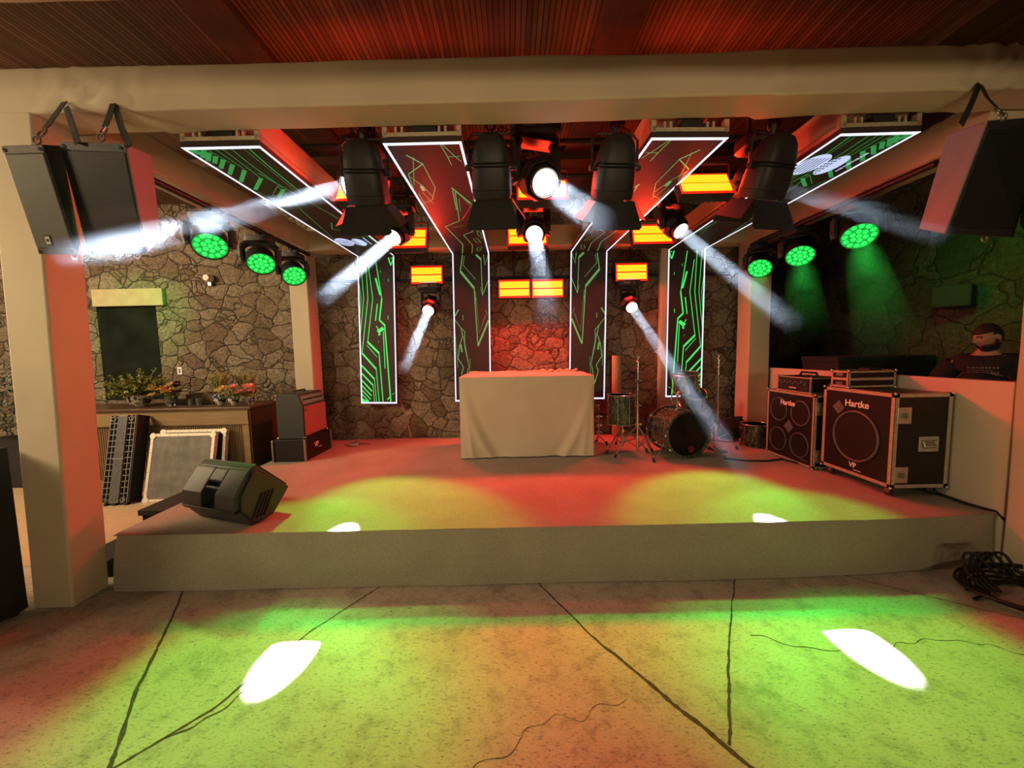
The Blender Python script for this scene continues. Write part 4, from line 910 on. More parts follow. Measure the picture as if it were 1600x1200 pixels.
for x in (-0.15, 0.15):
    for y in (-0.275, 0.275):
        for z in (0.01, 0.515 if x < 0 else 0.01): m.sph((x, y, z), 0.02, 8, 6)
m.build('corner_cap', 'chrome', a_, smooth=True)
MB().tube([(-0.02, -0.12, 0.525), (-0.02, -0.11, 0.55), (-0.02, 0.11, 0.55), (-0.02, 0.12, 0.525)], 0.010, 8).build('handle', 'webbing', a_)
MB().ribbon([(0.1595, -0.235, 0.31), (0.1595, -0.215, 0.335), (0.1595, -0.20, 0.315), (0.1595, -0.18, 0.34), (0.1595, -0.165, 0.325)], 0.008, (1, 0, 0), 0.001).build('badge', 'chrome', a_)
# effect pedal and stray bits near it
p_ = empty('effects_pedal', (-2.15, 5.12, 0.384), 0.3, 'small effects pedal lying on the stage behind the guitar amplifier case', 'pedal')
MB().box(-0.06, 0.06, -0.035, 0.035, 0.0, 0.035).build('housing', 'steel', p_, bevel=0.004); MB().cyl((0.03, 0, 0.035), (0.03, 0, 0.048), 0.012, n=10).build('footswitch', 'chrome', p_)
tag(MB().tube([(-2.30, 5.15, 0.39), (-2.22, 5.10, 0.39), (-2.15, 5.16, 0.389), (-2.02, 5.20, 0.389), (-1.95, 5.14, 0.389)], 0.005, 6).build('cable', 'cable'), 'thin cable trailing from the small pedal on the stage', 'cable')
tag(MB().tube([(-1.62, 5.50, 0.95), (-1.56, 5.47, 0.80), (-1.50, 5.43, 0.62), (-1.45, 5.38, 0.40)], 0.008, 8).build('cable', 'amp_cloth'), 'reddish cable running down the stone wall below the leftmost screen', 'cable')

# ================================================================ DRUM KIT
def lugs(r, c, axis, rad, h, n=8, r_=0.009):
    q = Vector((0, 0, 1)).rotation_difference(Vector(axis).normalized()); c = Vector(c)
    for k in range(n):
        a = 2 * PI * k / n + 0.3; mb = MB(); P = lambda rr, z: c + q @ Vector((math.cos(a) * rr, math.sin(a) * rr, z))
        mb.tube([P(rad + 0.014, -0.01), P(rad + 0.014, h + 0.01)], 0.003, 5)
        for z in (0.22, 0.78): mb.cyl(P(rad - 0.002, z * h), P(rad + 0.018, z * h), r_, n=6)
        mb.build('lug', 'chrome', r)
def drum(name, c, axis, rad, h, label, group=None, headmat='head_white', n=8, hoop='chrome', rh=0.007):
    c = Vector(c); ax = Vector(axis).normalized(); r = empty(name, c, 0, label, 'drum', group)
    MB().lathe([(rad, 0.0), (rad, h)], 36, (0, 0, 0), ax, cap=False).build('shell', 'shell', r, smooth=True)
    for z in (0.0, h): MB().torus(ax * z, ax, rad + 0.006, rh, 36, 8).build('hoop', hoop, r, smooth=True)
    for z, mt in ((0.004, headmat), (h - 0.004, headmat)): MB().lathe([(0.0, z), (rad - 0.002, z)], 32, (0, 0, 0), ax).build('drumhead', mt, r)
    lugs(r, (0, 0, 0), ax, rad, h, n)
    return r
kc = Vector((1.937, 4.20, 0.652)); kax = Vector((-0.16, 1, 0.0)).normalized()
kd = empty('bass_drum', kc, 0, 'bass drum with black front head and green marbled shell, lying on stage', 'drum')
MB().lathe([(0.245, 0.0), (0.245, 0.40)], 48, (0, 0, 0), kax, cap=False).build('shell', 'shell', kd, smooth=True)
for z in (-0.012, 0.40): MB().lathe([(0.245, z - 0.018), (0.268, z - 0.018), (0.268, z + 0.018), (0.245, z + 0.018), (0.245, z - 0.018)], 48, (0, 0, 0), kax, cap=False).build('hoop', 'shell', kd, smooth=True)
MB().lathe([(0.0, 0.0), (0.243, 0.0)], 48, (0, 0, 0), kax * 1).build('drumhead', 'head_black', kd); kd.children[-1].location = kax * -0.008
pc = Vector((0.035, 0, -0.17)) - kax * 0.012
MB().lathe([(0.0, 0), (0.038, 0.0)], 20, pc, kax).build('port_hole', 'port', kd) if 'port' in M else None
M['port'] = plain('reddish_port', (0.22, 0.03, 0.03), 0.8)
MB().lathe([(0.0, 0), (0.040, 0.0)], 20, pc, kax).build('port_hole', 'port', kd)
q = Vector((0, 0, 1)).rotation_difference(kax)
for k in range(10):
    m = MB(); a = 2 * PI * k / 10 + 0.15; e = lambda rr, z: q @ Vector((math.cos(a) * rr, math.sin(a) * rr, z))
    m.cbox(e(0.272, -0.015), (0.022, 0.02, 0.022)); m.tube([e(0.272, -0.02), e(0.262, 0.10)], 0.004, 5); m.cyl(e(0.245, 0.10), e(0.264, 0.10), 0.011, n=8)
    m.cbox(e(0.272, 0.40), (0.022, 0.02, 0.022)); m.tube([e(0.272, 0.40), e(0.262, 0.30)], 0.004, 5); m.cyl(e(0.245, 0.30), e(0.264, 0.30), 0.011, n=8); m.tube([e(0.262, 0.10), e(0.262, 0.30)], 0.004, 5)
    m.build('lug', 'chrome', kd)
for sx, x2 in ((-1, -0.36), (1, 0.40)):
    m = MB(); m.tube([(0.22 * sx, 0.06, -0.10), (x2, -0.03, -0.268)], 0.008, 8); m.cyl((x2, -0.03, -0.262), (x2 * 1.01, -0.035, -0.235), 0.013, n=8); m.build('spur', 'chrome', kd)
m = MB(); m.cyl((-0.06, 0.14, 0.24), (-0.06, 0.14, 0.42), 0.010, n=10); m.cyl((-0.06, 0.14, 0.235), (-0.06, 0.14, 0.265), 0.03, n=12); m.tube([(-0.06, 0.14, 0.42), (-0.04, 0.14, 0.45), (0.06, 0.16, 0.46)], 0.011, 8)
m.tube([(-0.10, 0.13, 0.44), (-0.13, 0.12, 0.43), (-0.14, 0.11, 0.38), (-0.12, 0.10, 0.33)], 0.006, 6); m.sph((-0.05, 0.14, 0.44), 0.02, 8, 6)
m.build('tom_holder', 'chrome', kd, smooth=True)
drum('rack_tom', (2.03, 4.45, 1.10), (-0.12, -0.10, 0.98), 0.135, 0.21, 'upper rack tom tilted above the bass drum', 'toms above the bass drum', headmat='head_black')
drum('rack_tom', (2.13, 4.52, 0.94), (-0.12, -0.45, 0.88), 0.135, 0.16, 'lower rack tom just behind the upper one, over the bass drum', 'toms above the bass drum', headmat='head_black')
drum('floor_tom', (1.30, 4.55, 0.72), (0, 0, 1), 0.155, 0.345, 'green marbled floor tom held up beside the cymbal stand, near the table')
def stand(base, h, label, feet, leg_r=0.22, hub=0.30, tilt=(0, 0), name='cymbal_stand', top=True, r_=0.011):
    r = empty(name, base, 0, label, 'stand', 'cymbal stands of the drum kit')
    tp = Vector((tilt[0], tilt[1], h)); m = MB(); m.tube([(0, 0, 0.05), tp * 0.55], r_ + 0.003, 10); m.build('lower_tube', 'chrome', r, smooth=True)
    m = MB(); m.tube([tp * 0.53, tp], r_ - 0.002, 10); m.build('upper_tube', 'chrome', r, smooth=True)
    m = MB()
    for t in (0.34, 0.54, 0.80): c = tp * t; m.cyl(c - Vector((0, 0, 0.018)), c + Vector((0, 0, 0.018)), r_ + 0.010, n=10); m.cbox(c + Vector((0.028, 0, 0)), (0.035, 0.01, 0.018)); m.cbox(c + Vector((-0.022, 0, 0)), (0.02, 0.012, 0.012))
    m.build('clamp', 'chrome', r)
    if top: m = MB(); m.cyl(tp, tp + Vector((0, 0, 0.05)), 0.005, n=6); m.cyl(tp + Vector((0, 0, 0.0)), tp + Vector((0, 0, 0.02)), 0.018, 0.010, n=10); m.cbox(tp + Vector((0, 0, 0.055)), (0.04, 0.008, 0.014)); m.build('wing_nut', 'steel', r)
    for k, a in enumerate(feet):
        d = Vector((math.cos(a), math.sin(a), 0)); m = MB()
        m.tube([Vector((0, 0, hub)) + d * 0.015, Vector((0, 0, hub * 0.62)) + d * leg_r * 0.55, d * leg_r + Vector((0, 0, 0.025))], 0.008, 6); m.tube([Vector((0, 0, 0.10)) + d * 0.01, Vector((0, 0, hub * 0.60)) + d * leg_r * 0.56], 0.006, 6)
        lg = m.build('leg', 'steel', r); MB().cyl(d * (leg_r - 0.008) + Vector((0, 0, 0.045)), d * (leg_r + 0.008) + Vector((0, 0, 0.0)), 0.012, 0.016, n=10).build('rubber_foot', 'rubber', lg)
    return r
stand((1.425, 4.33, 0.38), 1.08, 'tall chrome cymbal stand beside the floor tom, right of the table', (math.radians(190), math.radians(-70), math.radians(35)), 0.27, 0.34)
stand((2.545, 4.72, 0.38), 1.08, 'thinner chrome cymbal stand right of the bass drum', (math.radians(200), math.radians(-60), math.radians(70)), 0.25, 0.30)
stand((1.33, 4.60, 0.38), 0.30, 'low three-legged stand under the floor tom', (math.radians(215), math.radians(-25), math.radians(90)), 0.28, 0.26, name='tom_stand', top=False)
stand((1.12, 4.95, 0.38), 0.45, 'short thin stand between the table and the floor tom', (math.radians(225), math.radians(-45), math.radians(90)), 0.12, 0.10, name='clip_stand', r_=0.006)
sn = drum('snare_drum', (2.99, 4.68, 0.385), (0, 0, 1), 0.15, 0.27, 'green marbled drum on the stage half hidden by the bass cabinet', headmat='head_white')
b_ = empty('kick_pedal', (2.42, 4.50, 0.382), 0.2, 'drum pedal standing on stage right of the bass drum', 'pedal')
MB().box(-0.05, 0.05, -0.13, 0.13, 0.0, 0.012).build('base_plate', 'black', b_); MB().prism([(-0.04, -0.11, 0.02), (0.04, -0.11, 0.02), (0.035, 0.10, 0.08), (-0.035, 0.10, 0.08)], (0, 0, 1), 0.008).build('footboard', 'steel', b_)
m = MB(); m.box(-0.055, -0.045, 0.09, 0.11, 0, 0.24); m.box(0.045, 0.055, 0.09, 0.11, 0, 0.24); m.cyl((-0.05, 0.1, 0.23), (0.05, 0.1, 0.23), 0.009, n=8); m.build('frame', 'black', b_); m = MB(); m.cyl((0, 0.1, 0.22), (0, 0.02, 0.34), 0.004, n=6); m.cyl((0, 0.03, 0.34), (0, -0.03, 0.33), 0.022, n=12); m.build('beater', 'black_matte', b_)
b_ = empty('soft_bag', (2.93, 5.12, 0.38), 0.2, 'slumped black bag lying on the stage behind the drum stands', 'bag')
m = MB(); V = []; F = []
n1, n2 = 20, 12
for i in range(n2 + 1):
    th = PI * i / n2
    for k in range(n1):
        ph = 2 * PI * k / n1; d = Vector((math.sin(th) * math.cos(ph), math.sin(th) * math.sin(ph), math.cos(th)))
        s_ = 1 + 0.25 * noise.noise(d * 2.3 + Vector((3, 1, 2))); V.append((d.x * 0.27 * s_, d.y * 0.16 * s_, max(0.0, 0.13 + d.z * 0.15 * s_)))
for i in range(n2):
    for k in range(n1): a = i * n1 + k; b = i * n1 + (k + 1) % n1; F.append((a, a + n1, b + n1, b))
m.add(V, F).build('body', 'shirt', b_, smooth=True); MB().tube([(-0.12, -0.05, 0.26), (-0.08, -0.12, 0.30), (0.08, -0.12, 0.30), (0.12, -0.05, 0.26)], 0.012, 8).build('strap', 'webbing', b_)
b_ = empty('drum_module', (2.36, 4.95, 0.98), 0.0, 'small dark box with a pale knob beside the rack toms', 'module')
MB().box(-0.07, 0.07, -0.03, 0.03, -0.07, 0.07).build('housing', 'black', b_, bevel=0.005); MB().cyl((0.03, -0.03, 0.01), (0.03, -0.045, 0.01), 0.018, n=12).build('knob', 'label', b_); MB().cyl((0, 0, -0.07), (0, 0, -0.60), 0.009, n=8).build('post', 'steel', b_)
tag(MB().cyl((1.475, 5.40, 0.38), (1.475, 5.40, 1.52), 0.065, n=24).build('cardboard_tube', 'card', smooth=True), 'upright beige tube against the stone wall right of the table', 'tube')
tag(MB().tube([(2.3, 4.12, 0.388), (2.5, 4.02, 0.388), (2.7, 4.0, 0.388), (2.9, 4.06, 0.388), (3.0, 3.7, 0.388)], 0.010, 8).build('cable', 'cable'), 'black cable on the stage from the bass drum to the bass cabinet', 'cable')
tag(MB().tube([(2.6, 5.0, 0.387), (2.75, 4.86, 0.387), (2.92, 4.9, 0.387)], 0.007, 8).build('cable', 'cable'), 'short black cable on the stage beside the soft bag', 'cable')

# ================================================================ BASS RIG
def ring(mb, c, axis, R0, r): mb.torus(c, axis, R0, r, 44, 8)
def edging(parent, x0, x1, y0, y1, z0, z1, mat, w_=0.028, t=0.003, name='edging'):
    for (a, b) in (((x0, y0), 0), ((x1, y0), 1), ((x1, y1), 2), ((x0, y1), 3)):
        x, y = a; m = MB(); sx = 1 if x == x0 else -1; sy = 1 if y == y0 else -1
        m.box(min(x - sx * t, x + sx * w_), max(x - sx * t, x + sx * w_), min(y - sy * t, y), max(y - sy * t, y), z0, z1)
        m.box(min(x - sx * t, x), max(x - sx * t, x), min(y - sy * t, y + sy * w_), max(y - sy * t, y + sy * w_), z0, z1); m.build(name, mat, parent)
    for z in (z0, z1):
        sz = 1 if z == z0 else -1; za, zb = min(z - sz * t, z + sz * w_), max(z - sz * t, z + sz * w_); m = MB()
        m.box(x0, x1, y0 - t, y0, za, zb); m.box(x0, x1, y1, y1 + t, za, zb); m.box(x0 - t, x0, y0, y1, za, zb); m.box(x1, x1 + t, y0, y1, za, zb)
        za, zb = min(z - sz * t, z), max(z - sz * t, z)
        m.box(x0 - t, x0 + w_, y0, y1, za, zb); m.box(x1 - w_, x1 + t, y0, y1, za, zb); m.box(x0, x1, y0 - t, y0 + w_, za, zb); m.box(x0, x1, y1 - w_, y1 + t, za, zb)
        m.build(name, mat, parent)
    for x in (x0, x1):
        for y in (y0, y1):
            for z in (z0, z1): MB().sph((x, y, z), 0.012, 8, 6).build('ball_corner', 'alu', parent, smooth=True)
def latch(parent, x, y, z, ny=-1):
    r = MB().box(x - 0.055, x + 0.055, y - 0.006, y, z - 0.065, z + 0.065).build('latch', 'alu', parent, bevel=0.004)
    m = MB(); m.box(x - 0.03, x + 0.02, y - 0.016, y - 0.006, z - 0.02, z + 0.02); m.cyl((x, y - 0.016, z), (x, y - 0.022, z), 0.014, n=10); m.box(x - 0.004, x + 0.004, y - 0.028, y - 0.016, z - 0.022, z + 0.022); m.build('latch_key', 'steel', r)
c1 = empty('bass_cabinet_case', (3.20, 3.30, 0.382), 0, 'large wheeled bass speaker case with one big round speaker and dished side handle', 'speaker cabinet')
X0, X1, Y0, Y1, Z0, Z1 = -0.22, 0.225, -0.34, 0.34, 0.078, 0.83
MB().box(X0, X1, Y0, Y1, Z0, Z1).build('case_body', 'black_ply', c1)
edging(c1, X0, X1, Y0, Y1, Z0, Z1, 'alu_case')
m = MB(); ring(m, (X0 - 0.006, -0.01, 0.425), (1, 0, 0), 0.215, 0.010); m.build('speaker_ring', 'ring', c1, smooth=True)
MB().lathe([(0.0, 0.02), (0.05, 0.014), (0.20, 0.0)], 36, (X0 - 0.006, -0.01, 0.425), (1, 0, 0)).build('speaker_cone', 'grille', c1, smooth=True)
m = MB(); m.prism([(X0 - 0.001, 0.235, 0.655), (X0 - 0.001, 0.17, 0.72), (X0 - 0.001, 0.105, 0.655), (X0 - 0.001, 0.17, 0.59)], (-1, 0, 0), 0.004); m.build('diamond_badge', 'grey_paint', c1)
MB().ribbon([(X0 - 0.0055, 0.20, 0.675), (X0 - 0.0055, 0.17, 0.635), (X0 - 0.0055, 0.14, 0.675)], 0.006, (-1, 0, 0), 0.001).build('badge_mark', 'steel', c1)
text('front_lettering', 'Hartke', 0.082, 'white', c1, (X0 - 0.004, -0.01, 0.705), (0, -1, 0), (0, 0, 1))
text('lower_logo', 'VP', 0.062, 'white', c1, (X0 - 0.004, 0.0, 0.165), (0, -1, 0), (0, 0, 1)); MB().box(X0 - 0.004, X0 - 0.001, -0.08, -0.01, 0.125, 0.130).build('logo_rule', 'white', c1)
latch(c1, X0 + 0.07, Y0 - 0.003, 0.66); latch(c1, X0 + 0.07, Y0 - 0.003, 0.185)
h_ = MB().box(-0.02, 0.135, Y0 - 0.007, Y0, 0.37, 0.49).build('side_handle', 'alu', c1, bevel=0.012)
MB().box(0.0, 0.115, Y0 - 0.009, Y0 - 0.006, 0.395, 0.465).build('handle_dish', 'steel', h_); MB().tube([(0.01, Y0 - 0.01, 0.45), (0.012, Y0 - 0.02, 0.415), (0.103, Y0 - 0.02, 0.415), (0.105, Y0 - 0.01, 0.45)], 0.007, 8).build('handle_grip', 'chrome', h_)
for x in (X0 + 0.05, X1 - 0.05):
    for y in (Y0 + 0.06, Y1 - 0.06):
        w_ = MB().box(x - 0.035, x + 0.035, y - 0.045, y + 0.045, 0.070, 0.077).build('caster', 'steel', c1)
        m = MB(); m.box(x - 0.018, x - 0.012, y - 0.02, y + 0.02, 0.025, 0.07); m.box(x + 0.012, x + 0.018, y - 0.02, y + 0.02, 0.025, 0.07); m.box(x - 0.018, x + 0.018, y - 0.02, y + 0.02, 0.064, 0.07); m.build('caster_fork', 'steel', w_)
        MB().cyl((x - 0.011, y, 0.032), (x + 0.011, y, 0.032), 0.031, n=20).build('caster_wheel', 'rubber', w_, smooth=True)
c2 = empty('bass_cabinet_case', (3.17, 4.035, 0.382), 0, 'black bass speaker case with four round speakers, standing behind the wheeled one', 'speaker cabinet')
X0, X1, Y0, Y1, Z0, Z1 = -0.225, 0.20, -0.33, 0.355, 0.003, 0.735
MB().box(X0, X1, Y0, Y1, Z0, Z1).build('case_body', 'black_ply', c2); edging(c2, X0, X1, Y0, Y1, Z0, Z1, 'alu_case', 0.022)
for y in (-0.15, 0.165):
    for z in (0.20, 0.53):
        m = MB(); ring(m, (X0 - 0.005, y, z), (1, 0, 0), 0.125, 0.0065); m.build('speaker_ring', 'ring', c2, smooth=True)
        MB().lathe([(0.0, 0.02), (0.04, 0.012), (0.118, 0.0)], 30, (X0 - 0.005, y, z), (1, 0, 0)).build('speaker_cone', 'grille', c2, smooth=True)
m = MB(); m.prism([(X0 - 0.001, 0.075, 0.365), (X0 - 0.001, 0.005, 0.435), (X0 - 0.001, -0.065, 0.365), (X0 - 0.001, 0.005, 0.295)], (-1, 0, 0), 0.006); m.build('diamond_badge', 'grey_paint', c2)
text('front_lettering', 'Hartke', 0.075, 'white', c2, (X0 - 0.014, 0.02, 0.615), (0, -1, 0), (0, 0, 1))
MB().box(X0 - 0.004, X0 - 0.002, -0.27, -0.16, 0.055, 0.066).build('lower_lettering', 'steel', c2)
latch(c2, X0 + 0.06, Y0 - 0.003, 0.60); latch(c2, X0 + 0.06, Y0 - 0.003, 0.13)
c3 = empty('bass_amplifier', (3.12, 4.03, 1.119), 0, 'small bass amplifier head in an open case on top of the four-speaker cabinet', 'amplifier')
MB().box(-0.155, 0.18, -0.235, 0.235, 0.003, 0.16).build('case_body', 'black_ply', c3); edging(c3, -0.155, 0.18, -0.235, 0.235, 0.003, 0.16, 'alu_case', 0.010)
MB().box(-0.162, -0.156, -0.215, 0.215, 0.02, 0.145).build('control_panel', 'black', c3)
for k in range(10): MB().cyl((-0.162, -0.18 + 0.04 * k, 0.095 + (0.015 if k % 2 else 0)), (-0.178, -0.18 + 0.04 * k, 0.095 + (0.015 if k % 2 else 0)), 0.011, n=10).build('knob', 'grey_paint', c3)
MB().box(-0.1635, -0.162, -0.05, 0.05, 0.04, 0.052).build('panel_print', 'label', c3)
MB().cyl((0.04, -0.238, 0.08), (0.04, -0.244, 0.08), 0.03, n=16).build('side_dish', 'alu', c3)
MB().tube([(0.02, -0.10, 0.163), (0.02, -0.08, 0.20), (0.02, 0.12, 0.20), (0.02, 0.14, 0.163)], 0.012, 8).build('handle', 'webbing', c3)
c4 = empty('rack_case', (3.215, 3.50, 1.217), 0, 'shallow metal-edged rack case lying on top of the large wheeled case', 'case')
MB().box(-0.215, 0.205, -0.09, 0.09, 0.003, 0.150).build('case_body', 'black_ply', c4); edging(c4, -0.215, 0.205, -0.09, 0.09, 0.003, 0.150, 'alu_case', 0.016)
MB().box(-0.215, 0.205, -0.094, -0.09, 0.066, 0.088).build('middle_rail', 'alu_case', c4); MB().box(-0.219, -0.215, -0.09, 0.09, 0.066, 0.088).build('middle_rail', 'alu_case', c4)
for z in (0.035, 0.118): MB().box(-0.221, -0.217, -0.035, 0.035, z - 0.014, z + 0.014).build('latch', 'steel', c4)
MB().box(0.0, 0.12, -0.05, 0.05, 0.154, 0.170).build('latch', 'black', c4)

# cable running along the edge of the stage at right
tag(MB().tube([(3.40, 3.60, 0.39), (3.42, 3.2, 0.39), (3.415, 2.95, 0.39), (3.40, 2.78, 0.392), (3.452, 2.66, 0.388), (3.455, 2.56, 0.30), (3.45, 2.56, 0.05), (3.40, 2.54, 0.012)], 0.010, 8).build('cable', 'cable', smooth=True), 'black cable along the right edge of the stage and down its corner', 'cable')
r = empty('cable_coil', (3.20, 2.26, 0.0), 0, 'messy coil of black cables on the floor at the right, beside the stage corner', 'cables')
for k in range(7):
    m = MB(); P = []; rr = 0.20 + 0.022 * k; ph = rnd.random() * 6
    for i in range(41):
        a = 2 * PI * i / 40 + ph; P.append((rr * 1.15 * math.cos(a) + 0.02 * math.sin(3 * a + k), rr * 0.85 * math.sin(a) + 0.02 * math.cos(2 * a + k), 0.012 + 0.010 * k + 0.012 * math.sin(2 * a + k)))
    m.tube(P, 0.009, 6); m.build('cable_loop', 'cable', r, smooth=True)
for k in range(4):
    m = MB(); P = [(-0.22 + 0.03 * k, 0.05, 0.02), (-0.26 + 0.05 * k, 0.12 + 0.02 * k, 0.10), (-0.24 + 0.06 * k, 0.17, 0.20), (-0.18 + 0.06 * k, 0.15, 0.21), (-0.10 + 0.05 * k, 0.10, 0.11), (0.06 + 0.03 * k, 0.05, 0.03)]
    m.tube(smooth_path(P), 0.009, 6); m.build('cable_loop', 'cable', r, smooth=True)
m = MB(); m.tube([(-0.30, 0.10, 0.012), (-0.22, 0.04, 0.02), (-0.36, 0.0, 0.012)], 0.009, 6); m.build('cable_end', 'cable', r)
# ================================================================ LEFT SIDE: BAR, FLOWERS, FLIGHT LID, RAMP
b_ = empty('bar_counter', (-5.4, 4.55, 0.006), 0, 'long wooden bar counter with reeded front panels at the left, flowers on top', 'counter')
MB().box(-0.4, 2.25, 0.0, 0.56, 0.0, 0.985).build('body', 'wood_bar', b_)
MB().box(-0.45, 2.30, -0.05, 0.60, 0.985, 1.012).build('countertop', 'wood_dark', b_, bevel=0.004)
MB().box(2.25, 2.27, -0.01, 0.56, 0.0, 0.98).build('end_panel', 'wood_dark', b_)
for x in (-0.4, 0.6, 2.18):
    MB().box(x, x + 0.07, -0.0235, 0.0, 0.0, 0.985).build('stile', 'wood_bar', b_)
MB().box(-0.4, 2.25, -0.022, 0.0, 0.80, 0.985).build('rail', 'wood_bar', b_); MB().box(-0.4, 2.25, -0.024, 0.0, 0.0, 0.16).build('rail', 'wood_bar', b_)
MB().box(-0.4, 2.25, -0.030, -0.020, 0.798, 0.806).build('moulding', 'wood_dark', b_); MB().box(-0.4, 2.25, -0.030, -0.020, 0.158, 0.168).build('moulding', 'wood_dark', b_)
for x0, x1 in ((-0.33, 0.6), (0.67, 2.18)):
    m = MB(); n = int((x1 - x0) / 0.026)
    for k in range(n): x = x0 + (x1 - x0) * (k + 0.5) / n; m.cyl((x, -0.004, 0.166), (x, -0.004, 0.80), 0.0095, n=6)
    pn = m.build('reeded_panel', 'wood_bar', b_, smooth=True)
# plants
def leaf(mb, p, d, l, w_, droop=0.2):
    d = Vector(d).normalized(); up = Vector((0, 0, 1)); s_ = d.cross(up); s_ = s_.normalized() if s_.length > 1e-3 else Vector((1, 0, 0)); n = s_.cross(d)
    p = Vector(p); a = p + d * l * 0.5 + n * l * 0.10; e = p + d * l - up * l * droop
    mb.add([p, a - s_ * w_ / 2, e, a + s_ * w_ / 2, a - n * w_ * 0.18], [(0, 1, 4), (1, 2, 4), (2, 3, 4), (3, 0, 4)])
def vase(name, mat, r, rad, h, parent_name='pot'):
    MB().lathe([(rad * 0.45, 0.0), (rad * 0.5, 0.006), (rad * 0.85, h * 0.35), (rad, h * 0.7), (rad * 0.95, h * 0.92), (rad * 1.08, h), (rad * 0.98, h), (rad * 0.86, h * 0.9), (rad * 0.7, h * 0.4), (0.001, h * 0.2)], 28).build(name, mat, r, smooth=True)
rp = random.Random(21)
def rdir(zmin=0.0):
    while True:
        v = Vector((rp.uniform(-1, 1), rp.uniform(-1, 1), rp.uniform(zmin, 1)))
        if 0.1 < v.length < 1: return v.normalized()
def plant(loc, label, pot, rad, h, kind):
    r = empty('potted_plant' if kind in ('fern', 'heather') else 'flower_arrangement', loc, 0, label, 'plant' if kind in ('fern', 'heather') else 'flowers', 'plants and flowers along the bar counter')
    r.scale = (1.2, 1.2, 1.2)
    vase('bowl' if kind == 'fern' else 'vase', pot, r, rad, h)
    st_, lf = MB(), MB()
    if kind == 'fern':
        for k in range(95):
            d = rdir(0.0); L_ = rp.uniform(0.12, 0.30); P = [Vector((0, 0, h * 0.9))]
            for j in range(8): P.append(P[-1] + (d + Vector((0, 0, 0.25 - 0.06 * j))).normalized() * L_ / 8)
            st_.tube(P, 0.0016, 4, caps=False)
            for j in range(2, 9):
                for s2 in range(5): q = P[j] + rdir(-1) * 0.006; leaf(lf, q, rdir(-0.4) + d * 0.6, rp.uniform(0.025, 0.045), 0.024)
        lf.build('foliage', 'leaf', r); st_.build('stems', 'leaf_pale', r)
    elif kind == 'heather':
        for k in range(70):
            d = (Vector((rp.uniform(-0.6, 0.6), rp.uniform(-0.5, 0.5), 1))).normalized(); L_ = rp.uniform(0.14, 0.25); p0 = Vector((0, 0, h * 0.9)); st_.tube([p0, p0 + d * L_], 0.0018, 4)
            for j in range(26): t = 0.25 + 0.75 * j / 26; leaf(lf, p0 + d * L_ * t, rdir(0) + d, 0.024, 0.012, 0.0)
        lf.build('foliage', 'leaf_pale', r); st_.build('stems', 'leaf', r)
    else:
        for k in range(26):
            d = rdir(0.0); L_ = rp.uniform(0.07, 0.15); p0 = Vector((0, 0, h * 0.9)); st_.tube([p0, p0 + d * L_], 0.0018, 4)
            for j in range(5): leaf(lf, p0 + d * L_ * rp.uniform(0.3, 0.9), rdir(-0.3), rp.uniform(0.03, 0.06), 0.022)
        lf.build('foliage', 'leaf', r); st_.build('stems', 'leaf_pale', r)
        for (x, y, z, s_, mt) in kind:
            b2 = MB(); c = Vector((x, y, z)); s_ = s_ * 1.3
            for ring_, n_, tilt in ((0, 6, 0.35), (1, 6, 0.8), (2, 5, 1.3)):
                for q in range(n_):
                    a = 2 * PI * q / n_ + ring_ * 0.5 + x * 9; d = Vector((math.cos(a), math.sin(a) - 0.35, tilt)).normalized(); leaf(b2, c, d, s_ * (1 - 0.18 * ring_), s_ * 0.62, 0.18 if ring_ == 0 else 0.0)
            b2.build('bloom', mt, r, smooth=True)
Z0 = 1.019
plant((-4.62, 4.74, Z0), 'leafy green plant in a blue and white porcelain bowl, leftmost on the bar counter', 'porcelain', 0.10, 0.13, 'fern')
plant((-4.24, 4.74, Z0), 'orange and yellow flowers in a small clear vase, right of the porcelain bowl', 'glass', 0.06, 0.11,
      [(-0.12, -0.06, 0.17, 0.06, 'petal_y'), (-0.09, -0.09, 0.12, 0.05, 'petal_y'), (0.0, -0.06, 0.17, 0.07, 'petal_o'), (0.06, -0.08, 0.15, 0.065, 'petal_o'), (0.03, -0.02, 0.21, 0.05, 'petal_y'), (0.10, -0.03, 0.20, 0.055, 'petal_d'), (0.13, -0.05, 0.14, 0.05, 'petal_d'), (-0.15, -0.02, 0.20, 0.05, 'petal_o'), (0.07, 0.02, 0.23, 0.045, 'petal_d')])
plant((-3.66, 4.78, Z0), 'pale spiky sprigs in a patterned vase near the middle of the counter', 'porcelain', 0.06, 0.12, 'heather')
plant((-3.44, 4.95, Z0), 'second bunch of pale spiky sprigs, just behind the pink flowers', 'porcelain', 0.055, 0.12, 'heather')
plant((-3.46, 4.74, Z0), 'cream and salmon flowers in a dark vase beside the spiky sprigs', 'porcelain', 0.055, 0.10,
      [(-0.10, -0.05, 0.14, 0.055, 'petal_y'), (-0.05, -0.07, 0.17, 0.05, 'petal_y'), (0.02, -0.06, 0.17, 0.05, 'petal_o'), (0.06, -0.07, 0.18, 0.05, 'petal_p'), (0.09, -0.05, 0.12, 0.05, 'petal_p')])
plant((-3.27, 4.76, Z0), 'pink lilies in a small clear vase, rightmost on the bar counter', 'glass', 0.045, 0.09,
      [(-0.04, -0.05, 0.13, 0.06, 'petal_p'), (0.04, -0.04, 0.17, 0.065, 'petal_p'), (0.07, -0.06, 0.14, 0.05, 'petal_p'), (-0.02, -0.02, 0.18, 0.05, 'petal_p')])
x_ = empty('serving_box', (-3.98, 4.95, Z0), 0, 'dark wooden box standing on the bar counter between the flower groups', 'box')
